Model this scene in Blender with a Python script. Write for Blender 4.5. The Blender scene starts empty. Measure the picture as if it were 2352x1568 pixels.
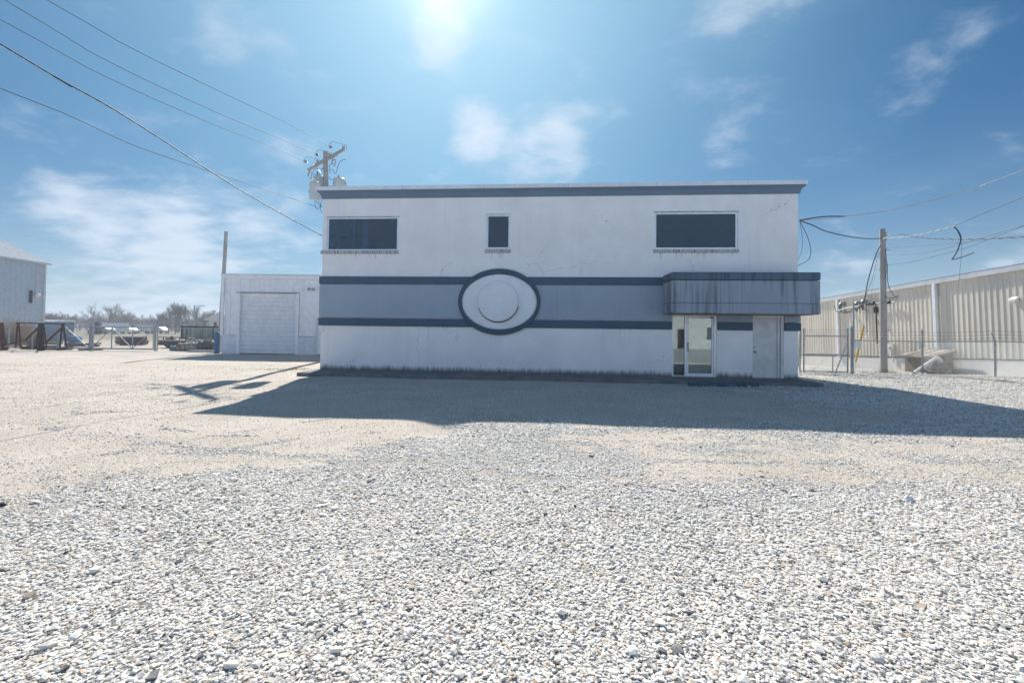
import bpy, math, random
import numpy as np
from mathutils import Vector, Matrix
random.seed(7); rng = np.random.default_rng(7)
S = bpy.context.scene; col = S.collection
R = math.radians

# ------------------------------------------------------------------ camera
F, HC, PIT, ROL, PY = 980.0, 1.65, R(.95), R(.72), 744.0      # lens in picture units of 2352 wide
CAMR = Matrix.Rotation(R(90)+PIT, 3, 'X') @ Matrix.Rotation(ROL, 3, 'Z')
cam = bpy.data.cameras.new('camera'); cam.sensor_width = 36; cam.lens = 36*F/2352
cam.shift_y = -(784-PY)/2352; cam.clip_start = .05; cam.clip_end = 6000
camo = bpy.data.objects.new('camera', cam); col.objects.link(camo)
camo.location = (0, 0, HC); camo.rotation_euler = CAMR.to_euler(); S.camera = camo
def ray(u, v): return CAMR @ Vector(((u-1176)/F, -(v-PY)/F, -1))
def G(u, v, z=0.):                       # point on the level z
    d = ray(u, v); return Vector((0, 0, HC)) + d*((z-HC)/d.z)
def P(u, v, Y):                          # point at distance Y in front
    d = ray(u, v); return Vector((0, 0, HC)) + d*(Y/d.y)
def PL(u, v, A, B):                      # point in the vertical plane through A and B
    n = Vector((B[1]-A[1], A[0]-B[0], 0)); d = ray(u, v); o = Vector((0, 0, HC))
    return o + d*((Vector(A)-o).dot(n)/d.dot(n))

# ------------------------------------------------------------------ sky and sun
SUN_EL, SUN_AZ = 41.5, -9.8
sd = Vector((math.cos(R(SUN_EL))*math.sin(R(SUN_AZ)), math.cos(R(SUN_EL))*math.cos(R(SUN_AZ)), math.sin(R(SUN_EL))))
W = bpy.data.worlds.new('World'); S.world = W; W.use_nodes = True
nt = W.node_tree; nt.nodes.clear()
def wn(t, **k):
    n = nt.nodes.new(t)
    for a, b in k.items(): setattr(n, a, b)
    return n
def M_(op, a, b=None, c=None, clamp=False):
    n = nt.nodes.new('ShaderNodeMath'); n.operation = op; n.use_clamp = clamp
    for i, x in enumerate((a, b, c)):
        if x is None: continue
        if isinstance(x, (int, float)): n.inputs[i].default_value = x
        else: nt.links.new(x, n.inputs[i])
    return n.outputs[0]
sky = wn('ShaderNodeTexSky', sky_type='NISHITA', sun_disc=False)
sky.sun_elevation = R(SUN_EL); sky.sun_rotation = R(SUN_AZ); sky.air_density = 1.1; sky.dust_density = .6; sky.ozone_density = 2.2
SKY_STR = .115
tc = wn('ShaderNodeTexCoord'); D = tc.outputs['Generated']
def dotv(vec):
    n = wn('ShaderNodeVectorMath', operation='DOT_PRODUCT'); nt.links.new(D, n.inputs[0]); n.inputs[1].default_value = vec
    return n.outputs['Value']
sep = wn('ShaderNodeSeparateXYZ'); nt.links.new(D, sep.inputs[0])
up = M_('MAXIMUM', sep.outputs[2], 0.0)
den = M_('ADD', up, .22)
cmb = wn('ShaderNodeCombineXYZ')
nt.links.new(M_('DIVIDE', sep.outputs[0], den), cmb.inputs[0]); nt.links.new(M_('DIVIDE', sep.outputs[1], den), cmb.inputs[1])
def noise(vec, scale, detail, rough, dist=0., off=(0, 0, 0), sc=(1, 1, 1)):
    m = wn('ShaderNodeMapping'); m.inputs['Location'].default_value = off; m.inputs['Scale'].default_value = sc
    nt.links.new(vec, m.inputs[0])
    n = wn('ShaderNodeTexNoise'); n.inputs['Scale'].default_value = scale; n.inputs['Detail'].default_value = detail
    n.inputs['Roughness'].default_value = rough; n.inputs['Distortion'].default_value = dist
    nt.links.new(m.outputs[0], n.inputs['Vector']); return n.outputs['Fac']
def ramp(x, a, b):
    n = wn('ShaderNodeMapRange', interpolation_type='SMOOTHSTEP'); n.inputs[1].default_value = a; n.inputs[2].default_value = b
    nt.links.new(x, n.inputs[0]); return n.outputs[0]
# cloud blobs, the first two painted lens glare: place in the sky (u, v of the photograph), radius in degrees, weight
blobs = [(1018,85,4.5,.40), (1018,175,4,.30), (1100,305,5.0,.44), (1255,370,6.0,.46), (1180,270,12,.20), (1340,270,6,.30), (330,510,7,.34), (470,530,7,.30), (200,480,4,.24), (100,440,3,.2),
         (560,90,6,.20), (1725,10,6,.30), (1690,90,9,.16), (2160,130,4,.18), (2090,185,4,.12), (250,660,12,.26), (560,610,12,.22), (380,690,9,.16), (1940,612,4.0,.30), (2352,595,3.6,.40),
         (700,470,9,.2), (1450,60,9,.10), (1660,330,4,.12), (600,380,8,.1), (1010,430,6,.2)]
acc = None
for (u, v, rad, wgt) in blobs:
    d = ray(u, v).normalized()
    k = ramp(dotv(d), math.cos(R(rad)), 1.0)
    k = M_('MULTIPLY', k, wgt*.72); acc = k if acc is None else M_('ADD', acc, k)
n1 = noise(cmb.outputs[0], 3.8, 10, .54, .25, (3.1, 1.7, 0), (1, 1.3, 1))
n2 = noise(cmb.outputs[0], 1.1, 6, .55, .6, (7.3, 2.2, 0), (1.3, .8, 1))
low = M_('SUBTRACT', 1.0, ramp(up, .22, .55))
north_fill = M_('MULTIPLY', M_('MULTIPLY', ramp(M_('MULTIPLY', sep.outputs[1], -1.0), .0, .5), low), .85)     # unseen bright veil added low behind the camera to fill the shaded facade
n1 = M_('ADD', M_('MULTIPLY', M_('SUBTRACT', n1, .5), 1.25), .5)
n3 = M_('MULTIPLY', M_('SUBTRACT', noise(cmb.outputs[0], 11, 7, .6, .2, (1, 5, 0)), .5), .35)
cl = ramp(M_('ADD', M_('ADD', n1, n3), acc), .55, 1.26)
wisp = M_('MULTIPLY', ramp(n2, .46, .78), .10)
# veil of thin cloud lit up around the sun, and pale air near the horizon
sdot = dotv(sd)
a1 = M_('POWER', M_('MAXIMUM', sdot, 0.), 6.0)
a2 = M_('POWER', M_('MAXIMUM', sdot, 0.), 38.0)
a3 = M_('POWER', M_('MAXIMUM', sdot, 0.), 320.0)
hz = M_('POWER', M_('SUBTRACT', 1.0, up), 6.5)
def rgb(c):
    n = wn('ShaderNodeRGB'); n.outputs[0].default_value = (*c, 1); return n.outputs[0]
def mix(f, a, b, mode='MIX'):
    n = wn('ShaderNodeMix', data_type='RGBA', blend_type=mode)
    if isinstance(f, (int, float)): n.inputs[0].default_value = f
    else: nt.links.new(f, n.inputs[0])
    nt.links.new(a, n.inputs[6]); nt.links.new(b, n.inputs[7]); return n.outputs[2]
def scale(c, k):
    n = wn('ShaderNodeVectorMath', operation='SCALE'); nt.links.new(c, n.inputs[0])
    if isinstance(k, (int, float)): n.inputs[3].default_value = k
    else: nt.links.new(k, n.inputs[3])
    return n.outputs[0]
def addc(a, b):
    n = wn('ShaderNodeVectorMath', operation='ADD'); nt.links.new(a, n.inputs[0]); nt.links.new(b, n.inputs[1]); return n.outputs[0]
base = mix(1.0, sky.outputs[0], rgb((.0, .235, .40)), 'MULTIPLY')
base = mix(M_('MULTIPLY', a1, .95), base, rgb((2.5, 4.3, 5.6)))
base = mix(M_('MULTIPLY', hz, .97), base, rgb((3.7, 4.4, 4.95)))
base = mix(wisp, base, rgb((2.3, 4.0, 5.4)))
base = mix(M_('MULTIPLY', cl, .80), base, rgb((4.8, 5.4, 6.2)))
base = mix(north_fill, base, rgb((4.1, 6.2, 9.2)))
base = addc(base, scale(rgb((1.0, 1.02, 1.02)), M_('MULTIPLY', a2, .95)))
base = addc(base, scale(rgb((1.0, 1.0, .98)), M_('MULTIPLY', a3, 5.0)))
bg = wn('ShaderNodeBackground'); nt.links.new(base, bg.inputs[0]); bg.inputs[1].default_value = SKY_STR
wo = wn('ShaderNodeOutputWorld'); nt.links.new(bg.outputs[0], wo.inputs[0])
sl = bpy.data.lights.new('sun', 'SUN'); sl.energy = 5.0; sl.angle = R(.53); sl.color = (1, .955, .89)
so = bpy.data.objects.new('sun', sl); col.objects.link(so); so.location = (0, 0, 60)
so.rotation_euler = sd.to_track_quat('Z', 'Y').to_euler()
S.view_settings.view_transform = 'Standard'; S.view_settings.look = 'None'; S.view_settings.gamma = 1; S.view_settings.use_curve_mapping = False
S.view_settings.exposure = 0.46
S.render.engine = 'CYCLES'; S.cycles.use_denoising = True; S.cycles.max_bounces = 8; S.cycles.transparent_max_bounces = 24
S.cycles.sample_clamp_indirect = 6

# ------------------------------------------------------------------ materials
class Mat:
    def __init__(s, name):
        s.m = bpy.data.materials.new(name); s.m.use_nodes = True; s.t = s.m.node_tree; s.b = s.t.nodes['Principled BSDF']
        s.tc = s.n('ShaderNodeTexCoord')
    def n(s, t, **k):
        n = s.t.nodes.new(t)
        for a, b in k.items(): setattr(n, a, b)
        return n
    def l(s, a, b): s.t.links.new(a, b)
    def noise(s, scale, detail=4, rough=.55, sc=(1, 1, 1), dist=0., off=(0, 0, 0)):
        m = s.n('ShaderNodeMapping'); m.inputs['Scale'].default_value = sc; m.inputs['Location'].default_value = off
        s.l(s.tc.outputs['Object'], m.inputs[0]); n = s.n('ShaderNodeTexNoise'); n.inputs['Scale'].default_value = scale
        n.inputs['Detail'].default_value = detail; n.inputs['Roughness'].default_value = rough; n.inputs['Distortion'].default_value = dist
        s.l(m.outputs[0], n.inputs['Vector']); return n.outputs['Fac']
    def rng(s, x, a, b, c=0., d=1.):
        n = s.n('ShaderNodeMapRange', interpolation_type='SMOOTHSTEP')
        for i, v in enumerate((a, b, c, d)): n.inputs[i+1].default_value = v
        s.l(x, n.inputs[0]); return n.outputs[0]
    def math(s, op, a, b=None):
        n = s.n('ShaderNodeMath'); n.operation = op
        for i, x in enumerate((a, b)):
            if x is None: continue
            if isinstance(x, (int, float)): n.inputs[i].default_value = x
            else: s.l(x, n.inputs[i])
        return n.outputs[0]
    def mix(s, f, a, b, mode='MIX'):
        n = s.n('ShaderNodeMix', data_type='RGBA', blend_type=mode)
        for i, x in ((0, f), (6, a), (7, b)):
            if isinstance(x, (int, float)): n.inputs[i].default_value = x
            elif isinstance(x, tuple): n.inputs[i].default_value = (*x, 1)
            else: s.l(x, n.inputs[i])
        return n.outputs[2]
    def bump(s, h, strength, dist=.01):
        n = s.n('ShaderNodeBump'); n.inputs['Strength'].default_value = strength; n.inputs['Distance'].default_value = dist
        s.l(h, n.inputs['Height']); s.l(n.outputs[0], s.b.inputs['Normal'])
    def out(s, c, rough=.7, metal=0.):
        if isinstance(c, tuple): s.b.inputs['Base Color'].default_value = (*c, 1)
        else: s.l(c, s.b.inputs['Base Color'])
        if isinstance(rough, float): s.b.inputs['Roughness'].default_value = rough
        else: s.l(rough, s.b.inputs['Roughness'])
        s.b.inputs['Metallic'].default_value = metal
        return s.m
MT = {}
def paint(name, c, var=.12, rough=.6, metal=0., nscale=3., bump=0., bs=60., sc=(1, 1, 1)):
    m = Mat(name); a = m.noise(nscale, 6, .6, sc)
    c2 = tuple(x*(1-var*2) for x in c); c3 = tuple(min(1, x*(1+var)) for x in c)
    o = m.mix(m.rng(a, .3, .7), c2, c3)
    if bump: m.bump(m.noise(bs, 3), bump, .01)
    MT[name] = m.out(o, rough, metal); return MT[name]
def stucco(name, c, streak=.5, dirt=(.10, .11, .12), base=True):
    m = Mat(name)
    a = m.noise(.9, 7, .6); c1 = m.mix(m.rng(a, .3, .72), tuple(x*.93 for x in c), tuple(min(1, x*1.03) for x in c))
    b = m.noise(14, 5, .7); c1 = m.mix(m.math('MULTIPLY', m.rng(b, .45, .75), .10), c1, tuple(x*.6 for x in c))
    st = m.noise(5.5, 5, .65, (1, 1, .045)); big = m.noise(.8, 3, .5, (1, 1, .6), 0, (4, 2, 1))
    hv_ = streak > .8; f = m.math('MULTIPLY', m.math('MULTIPLY', m.rng(st, .42 if hv_ else .50, .66 if hv_ else .72), m.rng(big, .28 if hv_ else .35, .55 if hv_ else .65)), min(streak, .72))
    c1 = m.mix(f, c1, dirt)
    if base:                                # grime splashed up on the foot of the wall
        g = m.n('ShaderNodeSeparateXYZ'); m.l(m.tc.outputs['Object'], g.inputs[0])
        w = m.math('ADD', g.outputs[2], m.math('MULTIPLY', m.noise(7, 5, .7, (1, 1, .15)), -.34))
        c1 = m.mix(m.rng(w, .19, -.05, 0, .9), c1, (.05, .065, .06))
    if base:                                # rust-grey drips under the window sills, hairline cracks
        q = m.n('ShaderNodeSeparateXYZ'); m.l(m.tc.outputs['Object'], q.inputs[0])
        dr = None
        for a_, b_ in ((.0, 2.95), (6.25, 7.1), (12.25, 15.2)):
            w_ = m.math('MULTIPLY', m.rng(q.outputs[0], a_-.02, a_+.02), m.rng(q.outputs[0], b_+.02, b_-.02)); dr = w_ if dr is None else m.math('ADD', dr, w_)
        ln = m.math('ADD', m.math('MULTIPLY', m.noise(9, 3, .6, (1, 1, .02)), .9), m.math('MULTIPLY', q.outputs[2], .42))      # drips of uneven length
        f = m.math('MULTIPLY', m.math('MULTIPLY', dr, m.rng(ln, 2.32, 2.48)), m.math('MULTIPLY', m.rng(q.outputs[2], 4.52, 4.48), .45)); c1 = m.mix(f, c1, (.20, .20, .19))
        vo = m.n('ShaderNodeTexVoronoi'); vo.feature = 'DISTANCE_TO_EDGE'; vo.inputs['Scale'].default_value = .42
        wv = m.n('ShaderNodeMapping'); m.l(m.tc.outputs['Object'], wv.inputs[0]); ad = m.n('ShaderNodeVectorMath', operation='ADD'); nz = m.n('ShaderNodeTexNoise'); nz.inputs['Scale'].default_value = 3.; nz.inputs['Detail'].default_value = 6
        m.l(m.tc.outputs['Object'], nz.inputs['Vector']); sc_ = m.n('ShaderNodeVectorMath', operation='SCALE'); m.l(nz.outputs['Color'], sc_.inputs[0]); sc_.inputs[3].default_value = .5
        m.l(wv.outputs[0], ad.inputs[0]); m.l(sc_.outputs[0], ad.inputs[1]); m.l(ad.outputs[0], vo.inputs['Vector'])
        ck = m.math('MULTIPLY', m.rng(vo.outputs['Distance'], .006, .0), m.rng(m.noise(.5, 2, .5, (1, 1, 1), 0, (9, 1, 4)), .52, .62)); c1 = m.mix(m.math('MULTIPLY', ck, .5), c1, (.25, .25, .26))
    m.bump(m.noise(90, 4, .7), .35, .006)
    MT[name] = m.out(c1, .85); return MT[name]
stucco('white_stucco', (.86, .85, .84), .12)
stucco('grey_stucco', (.325, .40, .47), .18, base=False)
stucco('canopy_stucco', (.31, .36, .42), 1., (.05, .06, .07), base=False)
stucco('band_stucco', (.05, .10, .16), .25, (.03, .05, .08), base=False)
stucco('canopy_band_stucco', (.085, .13, .19), 1., (.02, .03, .05), base=False)
stucco('cornice_stucco', (.115, .185, .265), .25, (.05, .08, .11), base=False)
stucco('ring_stucco', (.03, .085, .125), .12, (.02, .04, .06), base=False)
stucco('emblem_stucco', (.82, .84, .86), .06, base=False)
m = Mat('sill'); st = m.noise(26, 4, .7, (1, 1, .05)); c = m.mix(m.rng(st, .42, .68), (.5, .51, .5), (.12, .12, .12)); MT['sill'] = m.out(c, .9)
paint('coping', (.72, .76, .80), .05, .45)
paint('white_metal', (.82, .83, .86), .04, .42)
paint('aluminium', (.70, .72, .74), .05, .35, .35)
paint('dark_gap', (.03, .03, .035), .1, .8)
paint('door_paint', (.62, .63, .62), .09, .55, nscale=2.2)
paint('block_paint', (.70, .73, .78), .06, .8, bump=.3, bs=40)
paint('interior', (.30, .33, .36), .05, .9)
paint('blind', (.84, .78, .67), .06, .9)
paint('galvanised', (.36, .39, .41), .12, .5, .5, 8)
paint('dark_wire', (.035, .04, .05), .1, .6)
paint('bright_wire', (.5, .48, .44), .1, .5)
paint('transformer_grey', (.46, .54, .60), .05, .4)
paint('porcelain', (.34, .33, .36), .1, .25)
paint('black_rubber', (.025, .026, .03), .1, .6)
paint('bollard_blue', (.05, .16, .30), .15, .5)
paint('stop_blue', (.02, .075, .13), .3, .6, nscale=9)
paint('yellow', (.75, .42, .03), .1, .5)
paint('white_pvc', (.75, .74, .72), .08, .4)
paint('beam_rust', (.05, .024, .022), .35, .85, nscale=6)
paint('red_oxide', (.13, .028, .025), .3, .8, nscale=4)
paint('shed_blue_grey', (.42, .50, .60), .05, .45)
paint('shed_roof', (.52, .54, .58), .08, .4)
paint('shed_blue', (.10, .21, .32), .1, .6)
paint('barrel_blue', (.02, .22, .45), .1, .4)
m = Mat('warehouse_beige'); a = m.noise(1.1, 5, .6, (1, 1, .1)); b = m.noise(7, 6, .7, (1, 1, .08)); d_ = m.noise(.6, 4, .6)
c = m.mix(m.rng(a, .35, .65), (.66, .60, .51), (.78, .71, .60)); c = m.mix(m.math('MULTIPLY', m.rng(b, .55, .72), .45), c, (.40, .35, .28)); c = m.mix(m.math('MULTIPLY', m.rng(d_, .5, .7), .3), c, (.50, .48, .44)); MT['warehouse_beige'] = m.out(c, .5)
paint('warehouse_trim', (.60, .62, .64), .06, .45)
paint('rib_gap', (.22, .19, .15), .1, .8)
paint('tail_red', (.5, .03, .03), .1, .4)
paint('tarp_dark', (.09, .10, .12), .5, .6, nscale=5)
paint('tarp_teal', (.07, .22, .24), .3, .6, nscale=5)
paint('tarp_tan', (.38, .27, .19), .3, .8, nscale=5)
paint('cream', (.7, .69, .64), .04, .6)
paint('steel_pale', (.36, .33, .30), .25, .6, nscale=6)
paint('car_white', (.75, .77, .8), .02, .25)
paint('car_silver', (.4, .43, .46), .02, .25, .3)
paint('car_glass', (.03, .04, .05), .02, .1)
paint('lid_board', (.34, .29, .24), .2, .8)
m = Mat('wood_pole'); a = m.noise(16, 6, .7, (1, 1, .04)); b = m.noise(2.5, 4, .6)
c = m.mix(m.rng(a, .35, .68), (.29, .265, .245), (.48, .46, .445)); c = m.mix(m.math('MULTIPLY', m.rng(b, .5, .7), .45), c, (.20, .175, .155))
m.bump(a, .6, .02); MT['wood_pole'] = m.out(c, .9)
m = Mat('concrete'); a = m.noise(2, 8, .65); b = m.noise(30, 4, .7)
c = m.mix(m.rng(a, .3, .7), (.23, .22, .21), (.36, .35, .33)); c = m.mix(m.math('MULTIPLY', m.rng(b, .5, .7), .35), c, (.12, .12, .12))
m.bump(b, .4, .01); MT['concrete'] = m.out(c, .92)
m = Mat('apron_concrete'); a = m.noise(1.5, 8, .65); b = m.noise(20, 4, .7)
c = m.mix(m.rng(a, .3, .7), (.10, .11, .115), (.20, .205, .20)); c = m.mix(m.math('MULTIPLY', m.rng(b, .5, .7), .4), c, (.05, .055, .055)); m.bump(b, .4, .01); MT['apron_concrete'] = m.out(c, .9)
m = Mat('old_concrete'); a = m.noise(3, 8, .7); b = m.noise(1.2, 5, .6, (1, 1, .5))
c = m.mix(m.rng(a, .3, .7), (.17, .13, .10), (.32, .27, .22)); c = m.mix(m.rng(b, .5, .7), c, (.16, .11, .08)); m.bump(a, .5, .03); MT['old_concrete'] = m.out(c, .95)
m = Mat('warehouse_base'); a = m.noise(1.2, 7, .65); b = m.noise(1.1, 5, .6, (1, 1, .35), 0, (3, 1, 0))
c = m.mix(m.rng(a, .3, .7), (.66, .64, .59), (.78, .76, .72)); c = m.mix(m.math('MULTIPLY', m.rng(b, .58, .74), .7), c, (.27, .18, .11)); m.bump(m.noise(40), .3, .01); MT['warehouse_base'] = m.out(c, .9)
m = Mat('rusty_container'); a = m.noise(1.6, 7, .7, (1, 1, .35)); b = m.noise(5, 6, .7, (1, 1, .12))
c = m.mix(m.rng(a, .38, .6), (.17, .33, .35), (.30, .36, .27)); c = m.mix(m.rng(b, .52, .68), c, (.22, .10, .045)); MT['rusty_container'] = m.out(c, .8)
m = Mat('bark'); a = m.noise(4, 4, .6); MT['bark'] = m.out(m.mix(a, (.10, .085, .075), (.22, .19, .17)), .95)
m = Mat('dry_twigs'); a = m.noise(3, 4, .6); MT['dry_twigs'] = m.out(m.mix(m.rng(a, .35, .65), (.25, .17, .11), (.36, .30, .20)), .95)
m = Mat('weeds'); a = m.noise(2.5, 4, .6); MT['weeds'] = m.out(m.mix(m.rng(a, .4, .6), (.34, .29, .14), (.20, .22, .07)), .9)
m = Mat('evergreen'); a = m.noise(2, 4, .6); MT['evergreen'] = m.out(m.mix(a, (.03, .06, .045), (.07, .12, .08)), .95)
# glass: clear pane with a Fresnel reflection
def glass(name, tint, refl=1.45):
    m = bpy.data.materials.new(name); m.use_nodes = True; t = m.node_tree; t.nodes.clear()
    fr = t.nodes.new('ShaderNodeFresnel'); fr.inputs[0].default_value = refl
    tr = t.nodes.new('ShaderNodeBsdfTransparent'); tr.inputs[0].default_value = (*tint, 1)
    gl = t.nodes.new('ShaderNodeBsdfGlossy'); gl.inputs['Roughness'].default_value = .02; gl.inputs[0].default_value = (.78, .92, 1, 1)
    mx = t.nodes.new('ShaderNodeMixShader'); o = t.nodes.new('ShaderNodeOutputMaterial')
    t.links.new(fr.outputs[0], mx.inputs[0]); t.links.new(tr.outputs[0], mx.inputs[1]); t.links.new(gl.outputs[0], mx.inputs[2]); t.links.new(mx.outputs[0], o.inputs[0])
    MT[name] = m
glass('window_glass', (.35, .50, .62), 1.5); glass('door_glass', (.92, .92, .9), 2.1)

# ------------------------------------------------------------------ mesh helpers
class MB:
    def __init__(s): s.v = []; s.f = []; s.sm = []
    def add(s, vs, fs, smooth=False):
        k = len(s.v); s.v += [tuple(p) for p in vs]; s.f += [tuple(i+k for i in f) for f in fs]; s.sm += [smooth]*len(fs); return s
    def box(s, x0, x1, y0, y1, z0, z1, rot=0., tilt=None):
        vs = [Vector((x, y, z)) for z in (z0, z1) for y in (y0, y1) for x in (x0, x1)]
        return s.add(vs, [(0, 2, 3, 1), (4, 5, 7, 6), (0, 1, 5, 4), (2, 6, 7, 3), (0, 4, 6, 2), (1, 3, 7, 5)])
    def bar(s, a, b, w, h=None, upv=(0, 0, 1)):      # rectangular bar from a to b
        a, b = Vector(a), Vector(b); h = h or w; d = (b-a).normalized(); u = Vector(upv)
        if abs(d.dot(u)) > .95: u = Vector((0, 1, 0))
        r = d.cross(u).normalized(); u = r.cross(d).normalized()
        vs = [p + r*i*w/2 + u*j*h/2 for p in (a, b) for j in (-1, 1) for i in (-1, 1)]
        return s.add(vs, [(0, 1, 3, 2), (4, 6, 7, 5), (0, 4, 5, 1), (2, 3, 7, 6), (0, 2, 6, 4), (1, 5, 7, 3)])
    def tube(s, pts, r, n=8, cap=True, smooth=True):
        pts = [Vector(p) for p in pts]; k = len(pts); rs = r if isinstance(r, (list, tuple)) else [r]*k
        vs = []; prev = None
        for i, p in enumerate(pts):
            d = (pts[min(i+1, k-1)]-pts[max(i-1, 0)]).normalized()
            if prev is None:
                u = Vector((0, 0, 1)) if abs(d.z) < .9 else Vector((1, 0, 0))
                r_ = d.cross(u).normalized()
            else: r_ = (prev - d*prev.dot(d)).normalized()
            prev = r_; u = d.cross(r_)
            for j in range(n):
                a = 2*math.pi*j/n; vs.append(p + (r_*math.cos(a)+u*math.sin(a))*rs[i])
        fs = [(i*n+j, i*n+(j+1) % n, (i+1)*n+(j+1) % n, (i+1)*n+j) for i in range(k-1) for j in range(n)]
        s.add(vs, fs, smooth)
        if cap: s.add(vs[:n][::-1], [tuple(range(n))]); s.add(vs[-n:], [tuple(range(n))])
        return s
    def lathe(s, c, prof, n=16, axis=(0, 0, 1)):     # prof: (radius, height) from c along axis
        c = Vector(c); q = Vector((0, 0, 1)).rotation_difference(Vector(axis))
        vs = [c + q @ Vector((r*math.cos(2*math.pi*j/n), r*math.sin(2*math.pi*j/n), h)) for r, h in prof for j in range(n)]
        k = len(prof)
        s.add(vs, [(i*n+j, i*n+(j+1) % n, (i+1)*n+(j+1) % n, (i+1)*n+j) for i in range(k-1) for j in range(n)], True)
        s.add(vs[:n][::-1], [tuple(range(n))]); s.add(vs[-n:], [tuple(range(n))]); return s
    def build(s, name, mat, parent=None, bevel=0., loc=None):
        me = bpy.data.meshes.new(name); me.from_pydata(s.v, [], s.f); me.polygons.foreach_set('use_smooth', s.sm); me.update()
        o = bpy.data.objects.new(name, me); col.objects.link(o)
        me.materials.append(MT[mat] if isinstance(mat, str) else mat)
        if parent is not None: o.parent = parent
        if loc: o.location = loc
        if bevel:
            b = o.modifiers.new('bevel', 'BEVEL'); b.width = bevel; b.segments = 2; b.limit_method = 'ANGLE'
        return o
def tag(o, label=None, cat=None, group=None, kind=None):
    if label: o['label'] = label
    if cat: o['category'] = cat
    if group: o['group'] = group
    if kind: o['kind'] = kind
    return o
def thing(name, label, cat, loc=(0, 0, 0), rz=0., group=None):
    o = bpy.data.objects.new(name, None); col.objects.link(o); o.location = loc; o.rotation_euler = (0, 0, rz); o.empty_display_size = .2
    return tag(o, label, cat, group)
def copy_tree(o, parent=None):
    c = o.copy(); col.objects.link(c); c.parent = parent
    for ch in list(o.children): copy_tree(ch, c)
    return c
def wall(W0, W1, z0, z1, holes, t, y0=0.):           # a board in the xz plane from y0 to y0+t with rectangular holes
    xs = sorted({W0, W1, *[h[i] for h in holes for i in (0, 1)]}); zs = sorted({z0, z1, *[h[i] for h in holes for i in (2, 3)]})
    xs = [x for x in xs if W0 <= x <= W1]; zs = [z for z in zs if z0 <= z <= z1]
    solid = lambda i, j: 0 <= i < len(xs)-1 and 0 <= j < len(zs)-1 and not any(h[0]-1e-6 <= (xs[i]+xs[i+1])/2 <= h[1]+1e-6 and h[2]-1e-6 <= (zs[j]+zs[j+1])/2 <= h[3]+1e-6 for h in holes)
    m = MB(); y1 = y0+t
    for i in range(len(xs)-1):
        for j in range(len(zs)-1):
            if not solid(i, j): continue
            a, b, c, d = xs[i], xs[i+1], zs[j], zs[j+1]
            m.add([(a, y0, c), (b, y0, c), (b, y0, d), (a, y0, d)], [(0, 1, 2, 3)])
            m.add([(a, y1, c), (b, y1, c), (b, y1, d), (a, y1, d)], [(3, 2, 1, 0)])
            if not solid(i-1, j): m.add([(a, y0, c), (a, y0, d), (a, y1, d), (a, y1, c)], [(0, 1, 2, 3)])
            if not solid(i+1, j): m.add([(b, y0, c), (b, y1, c), (b, y1, d), (b, y0, d)], [(0, 1, 2, 3)])
            if not solid(i, j-1): m.add([(a, y0, c), (a, y1, c), (b, y1, c), (b, y0, c)], [(0, 1, 2, 3)])
            if not solid(i, j+1): m.add([(a, y0, d), (b, y0, d), (b, y1, d), (a, y1, d)], [(0, 1, 2, 3)])
    return m
def turn(mb, ang, loc=(0, 0, 0)):
    Mx = Matrix.Translation(loc) @ Matrix.Rotation(ang, 4, 'Z'); mb.v = [tuple(Mx @ Vector(p)) for p in mb.v]; return mb
def frame_mb(x0, x1, z0, z1, w, y0, y1, wt=None, wb=None):
    wt = wt or w; wb = wb or w; m = MB()
    m.box(x0, x0+w, y0, y1, z0, z1); m.box(x1-w, x1, y0, y1, z0, z1)
    m.box(x0+w, x1-w, y0+.001, y1-.001, z1-wt, z1); m.box(x0+w, x1-w, y0+.001, y1-.001, z0, z0+wb); return m
def ribs(x0, x1, z0, z1, step, depth, w, y0=0., phase=0.):    # sheet of ribbed metal facing -y
    m = MB(); pts = [(x0, y0)]; x = x0+phase
    while x+w < x1:
        if x > x0: pts += [(x, y0), (x+w*.28, y0-depth), (x+w*.72, y0-depth), (x+w, y0)]
        x += step
    pts.append((x1, y0)); n = len(pts)
    vs = [(p[0], p[1], z) for z in (z0, z1) for p in pts]
    return m.add(vs, [(i, i+1, n+i+1, n+i) for i in range(n-1)])
def catenary(a, b, sag, n=24):
    a, b = Vector(a), Vector(b)
    return [a.lerp(b, t/n) - Vector((0, 0, sag*4*(t/n)*(1-t/n))) for t in range(n+1)]
def smooth_path(pts, n=6):
    pts = [Vector(p) for p in pts]; out = []
    for i in range(len(pts)-1):
        p0 = pts[max(i-1, 0)]; p1 = pts[i]; p2 = pts[i+1]; p3 = pts[min(i+2, len(pts)-1)]
        for k in range(n):
            t = k/n; out.append(.5*((2*p1)+(p2-p0)*t+(2*p0-5*p1+4*p2-p3)*t*t+(3*p1-p0-3*p2+p3)*t**3))
    return out+[pts[-1]]

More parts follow.
